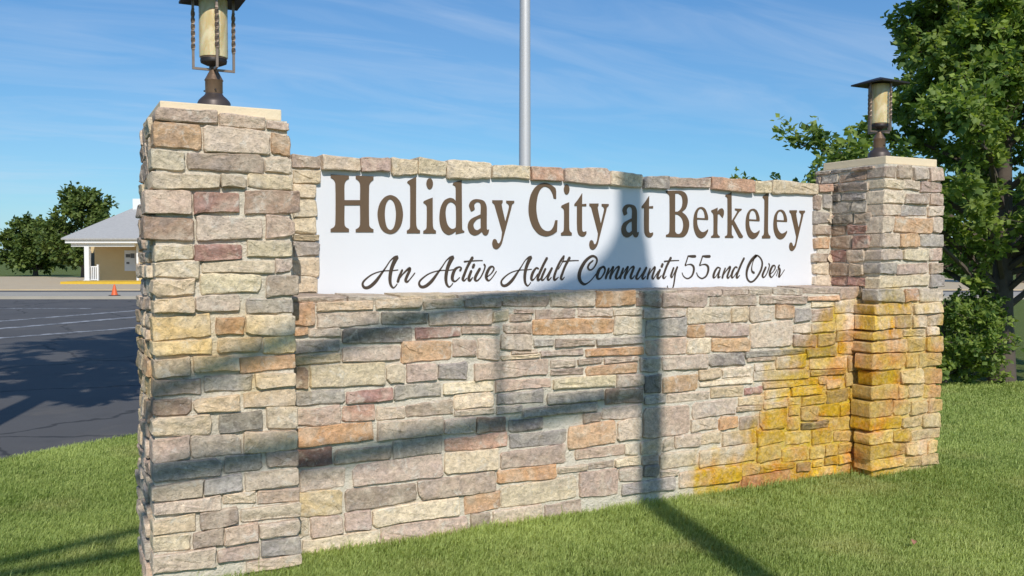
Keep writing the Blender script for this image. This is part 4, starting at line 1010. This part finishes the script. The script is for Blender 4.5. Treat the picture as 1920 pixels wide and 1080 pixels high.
def build_tree(name, label, cat, base, height, profile, trunk_r, nlimb, ntwig, nleaf, leaf, mat, seed, group=None, twig=.5, z0=.12, limb_seg=5):
    """profile: list of (relative height, crown radius). Limbs leave the trunk, twigs leave the limbs, leaves sit along the twigs."""
    rg = np.random.default_rng(seed)
    t = thing(name, label, cat, base, 0, group)
    V, F = [], []
    def add(path, rad, seg):
        v, f = tube_vf(path, rad, seg); b = len(V); V.extend(v); F.extend(tuple(i + b for i in q) for q in f)
    lean = rg.normal(0, .03, 2)
    nodes = [Vector((lean[0] * height * s * s, lean[1] * height * s * s, height * .93 * s)) for s in np.linspace(0, 1, 8)]
    add(nodes, [trunk_r * (1.25 if i == 0 else 1) * (1 - .9 * i / 7) + .012 for i in range(8)], 10)
    ph = [p[0] for p in profile]; pr = [p[1] for p in profile]
    LP, LD, LT = [], [], []
    for i in range(nlimb):
        s = z0 + (1 - z0) * ((i + rg.random()) / nlimb)
        az = i * 2.399 + rg.normal(0, .35)
        r = float(np.interp(s, ph, pr)) * rg.uniform(.72, 1.12)
        ztip = s * height
        rise = r * rg.uniform(.20, .55)
        zb = max(.10 * height, ztip - rise)
        b = Vector((lean[0] * height * (zb / height) ** 2, lean[1] * height * (zb / height) ** 2, min(zb, height * .92)))
        tip = Vector((b.x + r * math.cos(az), b.y + r * math.sin(az), ztip + rg.normal(0, .1)))
        path = []
        for k in range(limb_seg + 1):
            u = k / limb_seg
            p = b.lerp(tip, u); p.z += math.sin(u * math.pi) * r * .07
            p += Vector(rg.normal(0, .03 * r, 3)) * (u * (1 - u) * 3)
            path.append(p)
        add(path, [max(.006, trunk_r * .34 * (1 - .85 * k / limb_seg) * min(1, r / 2)) for k in range(limb_seg + 1)], 5)
        for j in range(ntwig):
            u = 1 - (rg.random() ** 1.35) * .85
            x = u * limb_seg; k = min(limb_seg - 1, int(x))
            q = path[k].lerp(path[k + 1], x - k)
            d = (tip - b).normalized() * .8 + Vector(rg.normal(0, .62, 3)) + Vector((0, 0, .28))
            d.normalize()
            ln = twig * rg.uniform(.5, 1.3) * (0.6 + .5 * (1 - abs(u - .6)))
            e = q + d * ln
            add([q, q.lerp(e, .5) + Vector(rg.normal(0, .03, 3)), e], [.006, .004, .002], 3)
            tt = rg.random(nleaf) ** .8
            pts = np.array(q)[None] + np.array(d * ln)[None] * tt[:, None] + rg.normal(0, .10 * twig, (nleaf, 3))
            dirs = np.array(d)[None] * .6 + rg.normal(0, .7, (nleaf, 3)) + np.array([0, 0, -.10])
            LP.append(pts); LD.append(dirs); LT.append(np.clip(rg.normal(.45, .2) + rg.normal(0, .22, nleaf), 0, 1))
    mesh_obj('trunk', V, F, M['bark'], t, True, R(60))
    leaf_mesh('crown', np.concatenate(LP), np.concatenate(LD), leaf, mat, t, rg, np.concatenate(LT))
    return t

build_tree('maple_tree', 'leafy green tree rising behind the far pillar at the right edge', 'tree', (12.35, 8.35, GZ), 7.8,
           [(.20, 1.6), (.28, 2.7), (.36, 3.7), (.43, 3.2), (.5, 1.65), (.6, 1.6), (.7, 1.3), (.82, .9), (1.0, .25)],
           
           .15, 124, 19, 38, .105, M['leaf'], 7, twig=.46, z0=.27)
build_tree('shrub', 'low green shrub behind the far pillar, under the leafy tree', 'shrub', (11.4, 8.6, GZ), 1.25,
           [(.1, .7), (.4, 1.05), (.8, .8), (1.0, .3)], .05, 46, 9, 26, .075, M['leaf'], 17, twig=.28, z0=.1)
# the tree whose crown shades the road; it stands left of the view
build_tree('shade_tree', 'tall broad tree left of the view whose crown shades the road', 'tree', (-1.7, 6.9, GZ), 13.5,
           [(.40, 1.6), (.5, 2.3), (.68, 2.6), (.85, 1.9), (1.0, .5)],
           .22, 46, 11, 30, .22, M['leaf_far'], 27, twig=.75, z0=.42)
far_trees = [(-40.6, 86, 7.9, 3.4, 'round dark tree behind the left end of the tan building'),
             (-51.5, 98, 5.6, 3.2, 'low far tree left of the tan building, clear of its roof'),
             (37.0, 66, 6.5, 3.4, 'distant tree beyond the far pillar, nearest to it'),
             (45.0, 70, 7.0, 3.8, 'distant tree beyond the far pillar, at the very right')]
for i, (r_, f_, h_, cr_, lb) in enumerate(far_trees):
    p = fr(r_, f_)
    build_tree('distant_tree', lb, 'tree', (p.x, p.y, GZ), h_, [(.12, cr_ * .7), (.35, cr_), (.6, cr_ * .95), (.85, cr_ * .6), (1, cr_ * .2)],
               .25, 42, 12, 18, .42, M['leaf_far'], 40 + i, group='trees in the distance', twig=1.15, z0=.2)

# ------------------------------------------------------------------ building across the road
bo = fr(-31.4, 66)
B = thing('low_building', 'low tan building with grey hipped roof and white porch posts across the road', 'building', (bo.x, bo.y, GZ), -YAW)
box('wall', 4.0, 16, .6, 9, .1, 2.98, M['siding'], B)
box('porch_wall', -.35, 4.0, 3.0, 9, .1, 2.98, M['siding'], B)
box('end_wall', -1.6, -.35, 5.0, 9, .1, 2.98, M['siding'], B)
dr = box('door', -1.5, -.45, 4.9, 4.995, .14, 2.3, M['dark_glass'], B)
box('door_frame', -1.6, -1.5, 4.86, 4.99, .1, 2.45, M['white'], dr); box('door_frame', -.45, -.37, 4.86, 4.99, .1, 2.45, M['white'], dr)
box('porch_floor', -1.0, 4.0, -.3, 5.0, .02, .16, M['concrete'], B)
box('corner_trim', 3.88, 4.02, .46, .6, .1, 2.98, M['white'], B)
box('fascia', -.9, 16.4, -.42, -.30, 2.97, 3.32, M['white'], B)
box('soffit', -.9, 16.4, -.30, 9.4, 2.98, 3.04, M['white'], B)
box('beam', -.6, 4.0, -.15, .15, 2.72, 2.975, M['white'], B)
# hipped roof
V = [(-1.1, -.6, 3.22), (16.6, -.6, 3.22), (16.6, 9.6, 3.22), (-1.1, 9.6, 3.22), (2.5, 4.3, 5.95), (12.4, 4.3, 5.95),
     (-1.1, -.6, 3.33), (16.6, -.6, 3.33), (16.6, 9.6, 3.33), (-1.1, 9.6, 3.33)]
F = [(0, 3, 2, 1), (0, 1, 7, 6), (1, 2, 8, 7), (2, 3, 9, 8), (3, 0, 6, 9), (6, 7, 5, 4), (7, 8, 5), (8, 9, 4, 5), (9, 6, 4)]
rf = mesh_obj('roof', V, F, M['shingle'], B)
box('cupola', 2.3, 3.7, 3.7, 4.9, 5.5, 6.45, M['white'], rf, .02)
for xx in (.35, 3.4):
    c = box('column', xx, xx + .34, -.17, .17, .1, 2.72, M['white'], B, .015)
    box('column_base', xx - .06, xx + .40, -.23, .23, .1, .30, M['white'], c)
    if xx > 3: c.location.x = 9.5 - 3.4
rl = thing_rail = box('railing', .75, 1.25, -.02, .05, 1.22, 1.30, M['white'], B)
box('lower_rail', .75, 1.25, -.02, .05, .28, .35, M['white'], rl)
for i in range(4): box('picket', .78 + i * .13, .85 + i * .13, -.01, .04, .35, 1.22, M['white'], rl)
box('railing_post', 1.20, 1.32, -.06, .08, .1, 1.42, M['white'], rl)
nb = box('notice_board', 1.95, 2.80, 2.94, 2.998, .92, 2.48, M['paper'], B)
for (a, b, c, d) in ((2.05, 2.4, 1.95, 2.2), (2.42, 2.72, 1.9, 2.25), (2.1, 2.32, 1.45, 1.6)):
    box('notice', a, b, 2.925, 2.938, c, d, M['ink'], nb)
box('window', 4.5, 5.5, .55, .598, 1.0, 1.75, M['paper'], B)
for xx in (6.6, 8.8, 11.0):
    wn = box('window', xx, xx + 1.2, .55, .598, 1.0, 2.3, M['dark_glass'], B); box('window_frame', xx - .08, xx + 1.28, .562, .596, .92, 2.38, M['white'], wn)
kb = slab('painted_kerb', -31.0, -15, 62.2, 65.4, GZ, GZ + .27, M['yellow'])

# traffic cone
cp = fr(-18.25, 41.6)
tcone = thing('traffic_cone', 'small orange traffic cone on the far kerb across the road', 'cone', (cp.x, cp.y, GZ + .12), .2)
lathe('body', [(.15, .03), (.14, .06), (.085, .30), (.035, .50), (.030, .52)], M['orange'], tcone, 20)
box('base', -.21, .21, -.21, .21, 0, .035, M['black'], tcone, .01)

# ------------------------------------------------------------------ traffic signal pole behind the viewer (its shadow crosses the wall)
S = thing('traffic_signal_pole', 'galvanised traffic signal pole with a truss mast arm, its shadow crossing the wall', 'signal pole', (1.71, -3.0, GZ), math.atan2(-.13865, -.99034))
tube('pole', [(0, 0, 0), (0, 0, 4), (0, 0, 8.3), (.03, 0, 9.0), (.05, 0, 10.6)], [.14, .115, .103, .118, .112], M['galv'], S, 16)
lathe('base_plate', [(.24, 0), (.24, .04), (.15, .08)], M['galv'], S)
zo = -GZ
UP = [(0.03, 8.62), (.10, 8.42), (.22, 8.31), (.40, 8.25), (.75, 8.235), (1.2, 8.24), (1.6, 8.23), (2.0, 8.19), (2.5, 8.10), (3.0, 7.98), (3.6, 7.84), (4.4, 7.68), (5.4, 7.52), (6.2, 7.45)]
LO = [(0.02, 7.40), (.3, 7.41), (1.5, 7.43), (3.5, 7.435), (6.4, 7.44)]
tube('upper_arm', [(u, 0, z + zo) for u, z in UP], .052, M['galv'], S)
tube('lower_arm', [(u, 0, z + zo) for u, z in LO], .058, M['galv'], S)
GU = [(-.10, 8.82), (.15, 8.84), (.19, 8.76), (.25, 8.69), (.37, 8.60), (.63, 8.545), (.9, 8.48), (1.2, 8.35), (1.6, 8.27), (1.6, 8.21), (.9, 8.24), (.4, 8.24), (.2, 8.22), (-.2, 8.22), (-.22, 8.39), (-.14, 8.6)]
mg = len(GU)
mesh_obj('bracket', [(u, -.05, z + zo) for u, z in GU] + [(u, .05, z + zo) for u, z in GU], [tuple(range(mg)), tuple(range(2 * mg - 1, mg - 1, -1))] + [(i, i + mg, (i + 1) % mg + mg, (i + 1) % mg) for i in range(mg)], M['galv'], S)
for u, z in ((1.28, 8.235), (3.9, 7.78)): tube('strut', [(u, 0, 7.43 + zo), (u, 0, z + zo)], .026, M['galv'], S)
sh = box('signal_head', 6.2, 6.5, -.16, .1, 6.35 + zo, 7.38 + zo, M['black'], S, .02)
for k, m_ in enumerate(('red_lens', 'amber_lens', 'green_lens')):
    zz = 7.20 - k * .33 + zo
    lens = tube('lens', [(6.35, -.16, zz), (6.35, -.185, zz)], .11, M[m_], sh, 16)

# ------------------------------------------------------------------ grass
rg = np.random.default_rng(5)
n = 1900000
f = rg.uniform(4.3, 13.0, n); r_ = rg.uniform(-.66, .66, n) * f
keep = rg.random(n) < np.minimum(1, (5.8 / f) ** 1.1) * (f / 13.0) ** 0 * .9
f, r_ = f[keep], r_[keep]
X = CR.x * r_ + CF.x * f; Y = CR.y * r_ + CF.y * f
ok = np.ones(len(X), bool)
def inside(x0, x1, y0, y1): return (X > x0) & (X < x1) & (Y > y0) & (Y < y1)
ok &= ~inside(.50, 1.28, 5.10, 5.86); ok &= ~inside(5.96, 6.73, 5.10, 5.86); ok &= ~inside(1.2, 6.0, 5.30, 5.93)
ok &= ~((Y > 5.85) & (X / Y > .15) & (X / Y < 1.12))
ok &= ((X - E0.x) * ED.y - (Y - E0.y) * ED.x) > .02 + rg.normal(0, .03, len(X))
# thin out by distance so that far grass stays cheap
gap = (np.sin(X * 41 + 3 * np.sin(Y * 33)) * np.sin(Y * 47 + 3 * np.sin(X * 29))) * .5 + .5
ok &= rg.random(len(X)) < .38 + .75 * gap
X, Y, f = X[ok], Y[ok], f[ok]
n = len(X)
cl = np.sin(X * 3.1 + 1.7 * np.sin(Y * 2.3)) * np.cos(Y * 2.7 + 1.3 * np.sin(X * 1.9)) * .5 + .5
cl2 = np.sin(X * 13 + 2 * np.sin(Y * 9)) * np.cos(Y * 11 + 2 * np.sin(X * 7)) * .5 + .5
wall = np.clip(1 - np.abs(Y - 5.25) / .10, 0, 1) * ((X > 1.2) & (X < 6)) + np.clip(1 - np.abs(Y - 5.05) / .10, 0, 1) * (((X > .5) & (X < 1.3)) | ((X > 5.95) & (X < 6.75)))
h = rg.uniform(.024, .050, n) * (.75 + .35 * cl + .25 * cl2) * (1 + 1.1 * wall * rg.random(n) ** 2)
h *= np.where(rg.random(n) < .006, 1.9, 1.0)
wd = rg.uniform(.0013, .0026, n) * np.maximum(1, f / 6.5)
az = rg.uniform(0, 2 * np.pi, n)
ln = h * rg.uniform(.15, .95, n)
d = np.stack([np.cos(az), np.sin(az)], 1); sd_ = np.stack([-np.sin(az + .6), np.cos(az + .6)], 1)
V = np.empty((n, 5, 3)); P = np.stack([X, Y], 1)
for i, (s_, q, zz) in enumerate(((1, 0, 0), (-1, 0, 0), (.8, .35, .62), (-.8, .35, .62), (0, 1.0, 1.0))):
    V[:, i, :2] = P + sd_ * (s_ * wd)[:, None] + d * (ln * q)[:, None]
    V[:, i, 2] = GZ + h * zz * (1 - (.18 if i == 4 else 0))
base = np.arange(n)[:, None] * 5
F = np.concatenate([base + np.array([[0, 1, 3]]), base + np.array([[0, 3, 2]]), base + np.array([[2, 3, 4]])])
pat = np.sin(X * 1.1 + 2.1 * np.sin(Y * .8 + 1)) * np.sin(Y * 1.5 + 1.4 * np.sin(X * 1.3))
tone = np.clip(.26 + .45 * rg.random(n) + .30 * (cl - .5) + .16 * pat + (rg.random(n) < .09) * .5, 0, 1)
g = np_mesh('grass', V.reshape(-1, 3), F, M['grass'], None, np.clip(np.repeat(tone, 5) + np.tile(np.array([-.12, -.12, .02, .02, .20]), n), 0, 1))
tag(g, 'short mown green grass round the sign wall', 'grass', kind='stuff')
print('blades', n)

# one dry leaf on the lawn
d_ = fr(2.437, 5.458)
lv, lf = [], []
for i in range(7):
    u = i / 6; wv = .016 * math.sin(math.pi * min(1, u * 1.05)) ** .8
    for sgn, dz in ((-1, .010), (0, 0), (1, .012)): lv.append((u * .06 - .03, sgn * wv, .012 * math.sin(u * 3) + dz * abs(sgn)))
    if i: lf += [(3 * i - 3, 3 * i - 2, 3 * i + 1, 3 * i), (3 * i - 2, 3 * i - 1, 3 * i + 2, 3 * i + 1)]
M['dry_leaf'] = simple('dry_leaf', (.42, .20, .12), .7, vary=.3, scale=40)
fl = mesh_obj('fallen_leaf', lv, lf, M['dry_leaf'], None, True)
fl.location = (d_.x, d_.y, GZ + .045); fl.rotation_euler = (.2, -.15, .7)
tag(fl, 'small reddish fallen leaf lying on the grass at the lower right', 'leaf')
